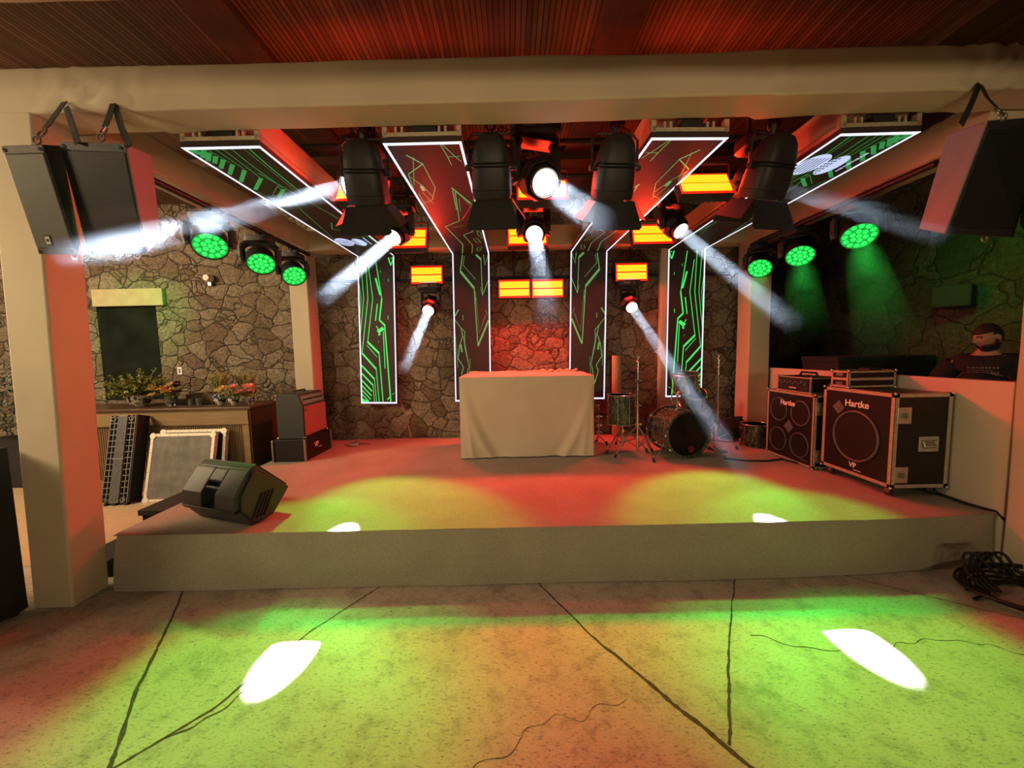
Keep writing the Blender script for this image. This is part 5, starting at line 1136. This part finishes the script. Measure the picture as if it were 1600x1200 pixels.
m = MB(); m.prism([(-0.18, -0.08, 0), (0.17, -0.08, 0), (0.17, -0.08, 0.10), (0.08, -0.08, 0.15), (-0.18, -0.08, 0.135)], (0, 1, 0), 0.18); m.build('body', 'wood_dark', x_, bevel=0.004)
x_ = empty('low_tray', (-4.28, 5.0, Z0), 0, 'low dark tray behind the orange flowers on the counter', 'tray'); MB().box(-0.14, 0.12, -0.06, 0.08, 0.0, 0.06).build('body', 'wood_dark', x_, bevel=0.004)
for k, x in enumerate((-4.02, -3.92)):
    g_ = MB().lathe([(0.028, 0.0), (0.030, 0.004), (0.036, 0.085), (0.034, 0.085), (0.028, 0.008), (0.0, 0.008)], 20).build('drinking_glass', 'glass', smooth=True, loc=(x, 4.78, Z0))
    tag(g_, ('left of two small upturned glasses' if k == 0 else 'right of two small upturned glasses') + ' in front of the dark wooden box', 'glass', 'glasses on the bar counter')
# leaning plastic cable ramp
rm = empty('cable_ramp', (-4.40, 4.10, 0.006), 0, 'grey plastic cable ramp with ribbed centre standing upright, leaning on the bar counter', 'ramp')
rm.rotation_euler = (R(-15), R(-1.5), R(4))
m = MB(); m.box(-0.135, 0.135, 0.02, 0.055, 0.03, 1.0); m.build('base', 'black_matte', rm)
m = MB(); m.box(-0.05, 0.05, -0.012, 0.02, 0.03, 1.0)
for k in range(7): m.box(-0.045 + k * 0.0142, -0.039 + k * 0.0142, -0.016, -0.012, 0.04, 0.99)
m.box(-0.055, 0.055, -0.018, -0.012, 0.50, 0.515); m.build('ribbed_lid', 'grey_plastic', rm) if 'grey_plastic' in M else None
M['grey_plastic'] = plain('grey_plastic', (0.16, 0.16, 0.165), 0.55, var=0.15, nscale=40)
m.build('ribbed_lid', 'grey_plastic', rm)
m = MB()
for k in range(15):
    z = 0.06 + k * 0.065; m.box(-0.135, -0.05, -0.005, 0.02, z, z + 0.008); m.box(0.05, 0.135, -0.005, 0.02, z, z + 0.008)
for x in (-0.135, -0.092, 0.088, 0.127): m.box(x, x + 0.008, -0.006, 0.02, 0.03, 1.0)
m.build('cell_grid', 'grey_plastic', rm)
for x in (-0.10, 0.09):
    for z in (0.06, 0.96): m = MB(); m.torus((x, -0.008, z), (0, 1, 0), 0.024, 0.006, 14, 5); m.build('connector_ring', 'grey_plastic', rm)
MB().box(0.135, 0.15, 0.0, 0.16, 0.03, 1.0).build('side_flap', 'black_matte', rm); 
for x in (-0.11, -0.02, 0.10): MB().box(x, x + 0.03, 0.0, 0.05, 0.0, 0.03).build('connector_foot', 'black_matte', rm)
def flight_lid(name, loc, rot, w_, h, mat, label):
    r = empty(name, loc, 0, label, 'case lid'); r.rotation_euler = rot
    MB().box(0.0, w_, 0.0, 0.045, 0.0, h).build('panel', mat, r)
    m = MB(); t = 0.028
    m.box(0, t, -0.004, 0.0, 0, h); m.box(w_ - t, w_, -0.004, 0.0, 0, h); m.box(t, w_ - t, -0.004, 0.0, 0, t); m.box(t, w_ - t, -0.004, 0.0, h - t, h)
    m.box(-0.004, 0, -0.004, 0.048, 0, h); m.box(w_, w_ + 0.004, -0.004, 0.048, 0, h); m.box(0, w_, -0.004, 0.048, h, h + 0.004)
    m.build('edging', 'alu_white', r)
    for x in (0.02, w_ - 0.02):
        for z in (0.02, h - 0.02): m = MB(); m.cyl((x, -0.004, z), (x, -0.008, z), 0.035, n=12); m.build('corner_plate', 'alu_white', r)
    k = MB()
    for i in range(6): k.cyl((0.1 + i * (w_ - 0.2) / 5, -0.004, h - t / 2), (0.1 + i * (w_ - 0.2) / 5, -0.006, h - t / 2), 0.005, n=6); k.cyl((t / 2, -0.004, 0.1 + i * (h - 0.2) / 5), (t / 2, -0.006, 0.1 + i * (h - 0.2) / 5), 0.005, n=6)
    k.build('rivets', 'steel', r); return r
flight_lid('case_lid', (-4.16, 4.19, 0.008), (R(-14), 0, R(1)), 0.72, 0.755, 'lid', 'scuffed grey flight case lid with white metal edges leaning against the bar')
flight_lid('case_lid', (-4.11, 4.30, 0.008), (R(-11), 0, R(1)), 0.74, 0.775, 'black_ply', 'second case lid hidden behind the grey one, only its metal rim showing')
# wall details
o = MB().box(-0.035, 0.035, -0.012, 0.0, -0.055, 0.055).build('wall_switch', 'white', bevel=0.004, loc=(-4.785, 5.55, 1.43)); tag(o, 'white switch plate on the stone wall above the bar counter', 'switch'); MB().box(-0.010, 0.010, -0.018, -0.012, -0.03, 0.03).build('rocker', 'steel', o)
o = empty('dome_camera', (-4.22, 5.50, 2.72), 0, 'small round pale lamp on the stone wall below the side beam', 'wall lamp'); MB().lathe([(0.0, 0.07), (0.04, 0.06), (0.055, 0.02), (0.055, -0.02)], 20, (0, 0, 0), (0, -1, 0)).build('shade', 'white', o, smooth=True); MB().box(-0.02, 0.02, 0.0, 0.05, -0.10, 0.0).build('bracket', 'steel', o)
o.name = 'wall_lamp'
# subwoofer at the left edge
sb = empty('floor_loudspeaker', (-3.6, 2.02, 0.0), 0, 'big black loudspeaker cabinet standing on the floor at the left edge of the photo', 'loudspeaker')
MB().box(-0.45, 0.45, -0.32, 0.34, 0.02, 1.075).build('cabinet', 'black_matte', sb, bevel=0.01); MB().box(-0.42, 0.42, -0.335, -0.32, 0.06, 1.04).build('grille', 'grille', sb)
for x in (-0.40, 0.40):
    for y in (-0.27, 0.29): MB().cyl((x, y, 0), (x, y, 0.02), 0.03, n=10).build('foot', 'rubber', sb)
# planted glass case glimpsed behind the column at far left
o = empty('planter_hedge', (-6.45, 5.0, 0.006), 0, 'dark greyish bush at the far left, beyond the front column', 'bush')
m = MB(); 
for k in range(900): p = rdir(0); q = Vector((p.x * 0.45, p.y * 0.25, 0.78 + p.z * 0.78)) * rp.uniform(0.8, 1.0); leaf(m, q, rdir(-1), rp.uniform(0.05, 0.10), 0.03)
m.build('foliage', 'leaf_grey', o); MB().box(-0.45, 0.45, -0.22, 0.22, 0, 0.60).build('planter', 'black_matte', o)

# ================================================================ RIGHT: DESK, PERSON
o = empty('mixing_table', (4.25, 3.25, 0.38), 0, 'dark table behind the low partition at right, in front of the seated person', 'table')
MB().box(-0.55, 0.45, -0.45, 0.0, 0.72, 0.75).build('tabletop', 'black_matte', o)
for x in (-0.5, 0.4):
    for y in (-0.42, -0.04): MB().box(x - 0.02, x + 0.02, y - 0.02, y + 0.02, 0, 0.72).build('leg', 'steel', o)
o = empty('covered_equipment', (4.20, 4.70, 0.38), 0, 'black block of covered equipment behind the partition below the green haze', 'equipment')
MB().box(-0.42, 0.70, -0.25, 0.30, 0.0, 1.07).build('body', 'black_matte', o, bevel=0.02); MB().box(-0.43, 0.71, -0.26, 0.31, 1.02, 1.085).build('cover', 'shirt', o, bevel=0.01)
o = empty('wall_loudspeaker', (4.80, 4.22, 2.10), R(-60), 'small dark loudspeaker mounted on the stone wall at right', 'loudspeaker')
MB().box(-0.15, 0.15, -0.10, 0.10, -0.12, 0.12).build('cabinet', 'black_matte', o, bevel=0.02); MB().box(-0.03, 0.03, 0.10, 0.16, -0.03, 0.03).build('bracket', 'black_matte', o)

def evaluate(o):
    dg = bpy.context.evaluated_depsgraph_get(); dg.update(); me = D.meshes.new_from_object(o.evaluated_get(dg)); return me
def skin_mesh(nodes, edges, radii, root, sub=2):
    me = D.meshes.new('skin'); me.from_pydata([tuple(n) for n in nodes], edges, []); o = D.objects.new('skin', me); COL.objects.link(o)
    s_ = o.modifiers.new('s', 'SKIN'); s_.use_smooth_shade = True
    lay = me.skin_vertices[0].data if me.skin_vertices else None
    if lay is None:
        bm = bmesh.new(); bm.from_mesh(me); bm.verts.layers.skin.verify(); bm.to_mesh(me); bm.free(); lay = me.skin_vertices[0].data
    for i, rr in enumerate(radii): lay[i].radius = (rr, rr) if not isinstance(rr, tuple) else rr; lay[i].use_root = (i == root)
    ss = o.modifiers.new('b', 'SUBSURF'); ss.levels = sub; ss.render_levels = sub
    r_ = evaluate(o); D.objects.remove(o); return r_
def head_points(c, rz, pitch, sx=0.074, sy=0.098, sz=0.118, feat=True, grow=0.0, cut=None):
    "sculpted ball: face looks to local -Y"
    q = Matrix.Rotation(rz, 3, 'Z') @ Matrix.Rotation(pitch, 3, 'X'); n1, n2 = 40, 30; V = []; F = []
    for i in range(n2 + 1):
        th = PI * i / n2
        for k in range(n1):
            ph = 2 * PI * k / n1; x, y, z = math.sin(th) * math.cos(ph), math.sin(th) * math.sin(ph), math.cos(th)
            jaw = 1 - 0.30 * max(0, -z) ** 1.4; X_ = x * sx * jaw; Y_ = y * sy * (1 - 0.16 * max(0, -z)); Z_ = z * sz
            if feat and y < 0:
                g = lambda ax, az, w_, h: math.exp(-((X_ - ax) / w_) ** 2 - ((Z_ - az) / h) ** 2)
                Y_ -= 0.024 * g(0, -0.018, 0.013, 0.022) + 0.012 * g(0, 0.004, 0.010, 0.02) + 0.008 * g(0, 0.032, 0.045, 0.010) + 0.007 * g(0, -0.055, 0.022, 0.008) + 0.010 * g(0, -0.095, 0.025, 0.016)
                Y_ += 0.012 * (g(0.030, 0.012, 0.014, 0.012) + g(-0.030, 0.012, 0.014, 0.012)) + 0.004 * g(0, -0.062, 0.02, 0.003)
            s_ = 1 + grow; V.append(Vector(c) + q @ Vector((X_ * s_, Y_ * s_, Z_ * s_)))
    for i in range(n2):
        for k in range(n1):
            a = i * n1 + k; b = i * n1 + (k + 1) % n1; F.append((a, a + n1, b + n1, b))
    return V, F, q
M['faded_print'] = plain('faded_print', (0.16, 0.16, 0.15), 0.8)
PB = Vector((4.30, 3.48, 0.38))
ps = empty('person', PB, 0, 'bearded person in a black printed t-shirt seated behind the partition, looking down to the left', 'person')
fr = Matrix.Rotation(R(-50), 3, 'Z')          # body faces the hall, turned towards the stage
def b(x, y, z): return fr @ Vector((x, y, z))
nodes = [b(0, 0, 0.50), b(0, 0.0, 0.74), b(0, -0.02, 0.95), b(0, -0.01, 1.05), b(0, -0.03, 1.13), b(0, -0.045, 1.19),
         b(0.18, 0, 1.03), b(0.25, -0.02, 0.93), b(0.30, -0.10, 0.78), b(0.20, -0.34, 0.795), b(0.17, -0.40, 0.80),
         b(-0.18, 0, 1.03), b(-0.25, -0.02, 0.93), b(-0.31, -0.10, 0.79), b(-0.22, -0.34, 0.795), b(-0.19, -0.40, 0.80),
         b(0.10, -0.02, 0.48), b(0.13, -0.42, 0.50), b(0.13, -0.44, 0.10), b(0.13, -0.50, 0.05), b(0.13, -0.60, 0.035), b(-0.10, -0.02, 0.48), b(-0.13, -0.42, 0.50), b(-0.13, -0.44, 0.10), b(-0.13, -0.50, 0.05), b(-0.13, -0.60, 0.035)]
edges = [(0, 1), (1, 2), (2, 3), (3, 4), (4, 5), (3, 6), (6, 7), (7, 8), (8, 9), (9, 10), (3, 11), (11, 12), (12, 13), (13, 14), (14, 15), (0, 16), (16, 17), (17, 18), (18, 19), (19, 20), (0, 21), (21, 22), (22, 23), (23, 24), (24, 25)]
rad = [(0.15, 0.11), (0.14, 0.10), (0.145, 0.10), (0.115, 0.080), 0.060, 0.058, 0.055, 0.050, 0.042, 0.030, 0.028, 0.055, 0.050, 0.042, 0.030, 0.028, 0.09, 0.062, 0.045, 0.04, 0.035, 0.09, 0.062, 0.045, 0.04, 0.035]
parts_ = [skin_mesh(nodes, edges, rad, 0)]
for side, wr, fa0 in ((1, nodes[10], nodes[9]), (-1, nodes[15], nodes[14])):       # hands resting on the desk, fingers slightly curled
    base = wr + b(0, -0.05, -0.008); nd = [wr, base, fa0]; ed = [(0, 1), (0, 2)]; rd = [(0.030, 0.026), (0.036, 0.018), (0.032, 0.030)]
    for fi, (ox, ln) in enumerate(((-0.030, 0.062), (-0.010, 0.075), (0.010, 0.070), (0.029, 0.055))):
        i0 = len(nd); nd += [base + b(ox, -0.025, 0), base + b(ox * 1.15, -0.025 - ln * 0.45, 0.006), base + b(ox * 1.2, -0.025 - ln * 0.8, -0.004), base + b(ox * 1.2, -0.025 - ln, -0.014)]
        ed += [(1, i0), (i0, i0 + 1), (i0 + 1, i0 + 2), (i0 + 2, i0 + 3)]; rd += [0.011, 0.009, 0.008, 0.007]
    i0 = len(nd); tx = -side * 0.036; nd += [base + b(tx, 0.01, 0), base + b(tx * 1.7, -0.02, -0.004), base + b(tx * 1.9, -0.048, -0.008)]; ed += [(1, i0), (i0, i0 + 1), (i0 + 1, i0 + 2)]; rd += [0.012, 0.010, 0.008]
    parts_.append(skin_mesh(nd, ed, rd, 0, 1))
HC = b(0, -0.075, 1.262); HRZ = R(-98); HP = R(16)
V, F, hq = head_points(HC, HRZ, HP)
hm = MB().add(V, F)
for s_ in (-1, 1): hm.sph(HC + hq @ Vector((s_ * 0.075, 0.012, -0.005)), (0.012, 0.020, 0.032), 10, 8, hq)
bm = bmesh.new()
for me in parts_: bm.from_mesh(me)
tmp = hm.build('tmp', 'skin'); bm.from_mesh(tmp.data); D.objects.remove(tmp)
me = D.meshes.new('body'); bm.to_mesh(me); bm.free(); me.materials.append(M['skin'])
bo = D.objects.new('body', me); COL.objects.link(bo); bo.parent = ps
rmod = bo.modifiers.new('unite', 'REMESH'); rmod.mode = 'SMOOTH'; rmod.octree_depth = 8; rmod.scale = 0.95; rmod.use_remove_disconnected = False; rmod.use_smooth_shade = True
me2 = evaluate(bo); bo.modifiers.clear(); bo.data = me2; me2.materials.clear(); me2.materials.append(M['skin'])
bmx = bmesh.new(); bmx.from_mesh(me2); seen = set(); comps = []
for v0 in bmx.verts:
    if v0.index in seen: continue
    st2 = [v0]; seen.add(v0.index); cc = []
    while st2:
        v1 = st2.pop(); cc.append(v1)
        for e_ in v1.link_edges:
            v2 = e_.other_vert(v1)
            if v2.index not in seen: seen.add(v2.index); st2.append(v2)
    comps.append(cc)
comps.sort(key=len, reverse=True); print('BODY', [len(c) for c in comps][:12], [tuple(round(x, 2) for x in c[0].co) for c in comps[:12]])
bmesh.ops.delete(bmx, geom=[v for c in comps[1:] if len(c) < 600 for v in c], context='VERTS'); bmx.to_mesh(me2); bmx.free()
for p in me2.polygons: p.use_smooth = True
# hair, beard, eyes
def shell_part(name, mat, grow, keep, rough=0.0):
    V, F, q = head_points(HC, HRZ, HP, grow=grow); V0, _, _ = head_points((0, 0, 0), 0, 0, grow=grow)
    ok = [keep(v) for v in V0]; FF = [f for f in F if all(ok[i] for i in f)]
    V = [v + q @ (v0.normalized() * rough * noise.noise(v0 * 60)) for v, v0 in zip(V, V0)]
    o = MB().add(V, FF).build(name, mat, ps, smooth=True); sm = o.modifiers.new('t', 'SOLIDIFY'); sm.thickness = 0.010; sm.offset = -1; return o
shell_part('hair', 'hair', 0.075, lambda v: v.z > 0.045 + 0.0 * v.y or (v.y > 0.005 and v.z > -0.045) or (v.y > -0.02 and v.z > 0.02), 0.006)
shell_part('beard', 'hair', 0.05, lambda v: (v.z < -0.045 and v.y < 0.03 and not (abs(v.x) < 0.018 and -0.072 < v.z < -0.05)) or (v.z < -0.012 and abs(v.x) > 0.052 and -0.03 < v.y < 0.012), 0.004)
for s_ in (-1, 1):
    c = HC + hq @ Vector((s_ * 0.030, -0.079, 0.012)); MB().sph(c, 0.011, 12, 8).build('eye', 'eye', ps, smooth=True) if 'eye' in M else None
M['eye'] = plain('dark_eye', (0.05, 0.03, 0.02), 0.2)
for s_ in (-1, 1):
    c = HC + hq @ Vector((s_ * 0.030, -0.072, 0.012)); MB().sph(c, 0.010, 12, 8).build('eye', 'eye', ps, smooth=True)
    MB().tube([HC + hq @ Vector((s_ * 0.014, -0.097, 0.030)), HC + hq @ Vector((s_ * 0.030, -0.096, 0.035)), HC + hq @ Vector((s_ * 0.046, -0.082, 0.031))], 0.004, 6).build('eyebrow', 'hair', ps)
MB().tube([HC + hq @ Vector((-0.022, -0.092, -0.060)), HC + hq @ Vector((0, -0.100, -0.058)), HC + hq @ Vector((0.022, -0.092, -0.060))], 0.004, 6).build('mouth', 'led_lip', ps) if 'led_lip' in M else None
# t-shirt: the same skeleton, a little larger, ending at mid upper arm
sn_ = [b(0, 0, 0.46), b(0, 0.0, 0.74), b(0, -0.02, 0.95), b(0, -0.01, 1.05), b(0, -0.022, 1.10), b(0.18, 0, 1.03), b(0.255, -0.02, 0.92), b(0.295, -0.075, 0.82), b(-0.18, 0, 1.03), b(-0.255, -0.02, 0.92), b(-0.305, -0.075, 0.83)]
se_ = [(0, 1), (1, 2), (2, 3), (3, 4), (3, 5), (5, 6), (6, 7), (3, 8), (8, 9), (9, 10)]
sr_ = [(0.19, 0.15), (0.185, 0.145), (0.20, 0.15), (0.175, 0.13), (0.10, 0.092), 0.100, 0.090, 0.084, 0.100, 0.090, 0.084]
sm_ = skin_mesh(sn_, se_, sr_, 0); sm_.materials.clear(); sm_.materials.append(M['shirt']); so = D.objects.new('t_shirt', sm_); COL.objects.link(so); so.parent = ps
m = MB(); pr = random.Random(4)
for row, (z, n_, h_) in enumerate(((0.995, 10, 0.016), (0.972, 8, 0.008), (0.955, 11, 0.010))):
    x = -0.105
    for k in range(n_):
        w_ = pr.uniform(0.006, 0.017); m.cbox(b(x + w_ / 2, -0.190 - 0.022 * (1 - abs(x) * 6), z), (w_, 0.004, h_ * pr.uniform(0.7, 1.0)), fr); x += w_ + pr.uniform(0.004, 0.008)
m.build('shirt_print', 'faded_print', ps)
tn = [nodes[0] + Vector((0, 0, -0.02)), nodes[16], nodes[17], nodes[18] + Vector((0, 0, 0.03)), nodes[21], nodes[22], nodes[23] + Vector((0, 0, 0.03))]
tm = skin_mesh(tn, [(0, 1), (1, 2), (2, 3), (0, 4), (4, 5), (5, 6)], [(0.17, 0.13), 0.105, 0.078, 0.065, 0.105, 0.078, 0.065], 0); tm.materials.clear(); tm.materials.append(M['jeans']); to = D.objects.new('trousers', tm); COL.objects.link(to); to.parent = ps
so_ = empty('stool', PB + Vector((0.02, 0.02, 0)), 0, 'dark stool under the seated person behind the partition', 'stool')
MB().cyl((0, 0, 0.34), (0, 0, 0.38), 0.17, n=24).build('seat', 'black_matte', so_)
for k in range(4): a = PI / 4 + k * PI / 2; MB().cyl((0.12 * math.cos(a), 0.12 * math.sin(a), 0.34), (0.17 * math.cos(a), 0.17 * math.sin(a), 0.0), 0.012, n=8).build('leg', 'steel', so_)
# ================================================================ HAZE AND SMOKE HANGING IN THE BEAMS
def haze_mat(name, dens, nscale, lo, hi, fade, aniso=0.25, stretch=(1, 1, 1), step=0.5):
    "density from noise, faded along local z by the stops of fade"
    m = D.materials.new(name); m.use_nodes = True; t = NT.__new__(NT); t.m = m; t.t = m.node_tree; t.n = t.t.nodes; t.n.clear()
    out = t.a('ShaderNodeOutputMaterial'); vol = t.a('ShaderNodeVolumeScatter'); vol.inputs['Anisotropy'].default_value = aniso; vol.inputs['Color'].default_value = (0.85, 0.9, 1, 1)
    v = t.coord(stretch); raw = t.coord(); z = t.sep(raw)[2]
    nz = t.a('ShaderNodeTexNoise'); nz.inputs['Scale'].default_value = nscale; nz.inputs['Detail'].default_value = 4; nz.inputs['Distortion'].default_value = 1.2; t.l(v, nz.inputs['Vector'])
    f = t.ramp(nz.outputs['Fac'], [(lo, 0.0), (hi, 1.0)])
    L = fade[-1][0]; g = t.ramp(t.math('DIVIDE', z, L, clamp=True), [(a / L, c) for a, c in fade])
    t.l(t.math('MULTIPLY', t.math('MULTIPLY', f, g), dens), vol.inputs['Density']); t.l(vol.outputs[0], out.inputs['Volume'])
    try: m.cycles.volume_step_rate = step
    except Exception: pass
    return m
def haze(name, a, d, L, r0, r1, mat, label):
    "a body of smoke filling a stretch of beam: origin at the lens, local z along the beam"
    q = Vector((0, 0, 1)).rotation_difference(Vector(d).normalized())
    o = MB().lathe([(0.0, 0.0), (r0, 0.001), (r0 + (r1 - r0) * 0.5, L * 0.5), (r1, L * 0.98), (0.0, L)], 20).build(name, mat)
    o.location = a; o.rotation_mode = 'QUATERNION'; o.rotation_quaternion = q
    return tag(o, label, 'haze', None, 'stuff')
def bdir(k): return (Vector(BEAMS[k][1]) - Vector(BEAMS[k][0])).normalized()
def bst(k, off=0.012): return Vector(BEAMS[k][0]) + bdir(k) * off
M['hz_L1'] = haze_mat('smoke_dense', 0.17, 5.0, 0.42, 0.62, [(0, 0.25), (0.25, 0.9), (0.5, 0.35), (0.75, 0.3), (1.05, 1.0), (1.35, 0.7), (1.6, 0.0)], stretch=(1, 1, 0.5))
haze('beam_haze', bst('L1'), bdir('L1'), 1.6, 0.09, 0.22, 'hz_L1', 'swirling bluish smoke in the beam from the front left moving head')
M['hz_L2'] = haze_mat('smoke_streaks', 0.055, 6.0, 0.30, 0.60, [(0, 0.7), (0.35, 1.0), (0.8, 0.9), (1.15, 0.0)], stretch=(1, 1, 0.22))
haze('beam_haze', bst('L2'), bdir('L2'), 1.15, 0.09, 0.14, 'hz_L2', 'streaky white smoke in the beam crossing the leftmost screen')
M['hz_C2'] = haze_mat('smoke_streaks_down', 0.045, 6.0, 0.30, 0.60, [(0, 0.8), (0.35, 1.0), (0.6, 0.25), (1.3, 0.10), (1.9, 0.0)], stretch=(1, 1, 0.22))
haze('beam_haze', bst('C2'), bdir('C2'), 1.9, 0.09, 0.16, 'hz_C2', 'pale smoke in the beam dropping from the centre moving head')
M['hz_R2'] = haze_mat('smoke_even', 0.023, 5.0, 0.20, 0.60, [(0, 0.8), (0.5, 1.0), (1.1, 0.75), (1.5, 0.0)], stretch=(1, 1, 0.3))
haze('beam_haze', bst('R2'), bdir('R2'), 1.5, 0.09, 0.16, 'hz_R2', 'even bluish haze in the beam crossing the rightmost screen')
M['hz_L3'] = haze_mat('smoke_fading', 0.022, 6.0, 0.25, 0.60, [(0, 1.0), (0.7, 0.9), (1.0, 0.5), (1.35, 0.0)], stretch=(1, 1, 0.3))
haze('beam_haze', bst('L3'), bdir('L3'), 1.35, 0.09, 0.15, 'hz_L3', 'pale haze in the beam left of the draped table')
M['hz_R3'] = haze_mat('smoke_thin', 0.011, 6.0, 0.20, 0.60, [(0, 1.0), (1.4, 0.7), (2.2, 0.45), (2.8, 0.1), (3.1, 0.0)], stretch=(1, 1, 0.3))
haze('beam_haze', bst('R3'), bdir('R3'), 3.1, 0.09, 0.26, 'hz_R3', 'thin haze in the beam running down past the drum kit')
M['hz_C1'] = haze_mat('smoke_burst', 0.22, 6.0, 0.40, 0.62, [(0, 0.2), (0.3, 0.8), (0.6, 0.5), (0.95, 0.0)], stretch=(1, 1, 0.6))
haze('beam_haze', bst('C1'), bdir('C1'), 0.95, 0.10, 0.17, 'hz_C1', 'bright burst of smoke beside the central white lamp')
M['hz_R1'] = haze_mat('smoke_wisps', 0.06, 4.5, 0.44, 0.62, [(0, 0.1), (0.3, 0.6), (0.6, 0.6), (1.0, 0.0)], stretch=(1, 1, 0.5))
haze('beam_haze', bst('R1'), bdir('R1'), 1.0, 0.09, 0.17, 'hz_R1', 'faint curling smoke between the rightmost screen and the right wash lights')
for k, (i, dn, L_) in enumerate(((3, 0.11, 1.4), (4, 0.08, 1.2), (5, 0.06, 0.9))):
    a, t = Vector(WASH[i][0]), Vector(WASH[i][1]); d = (t - a).normalized()
    M['hz_G%d' % k] = haze_mat('green_lit_haze', dn, 2.5, 0.15, 0.7, [(0, 0.9), (0.4, 0.7), (L_ * 0.8, 0.2), (L_, 0.0)])
    haze('beam_haze', a + d * 0.02, d, L_, 0.12, 0.19, 'hz_G%d' % k, ('green-lit haze falling from the nearest right wash light', 'green-lit haze below the middle right wash light', 'green-lit haze below the farthest right wash light')[k])
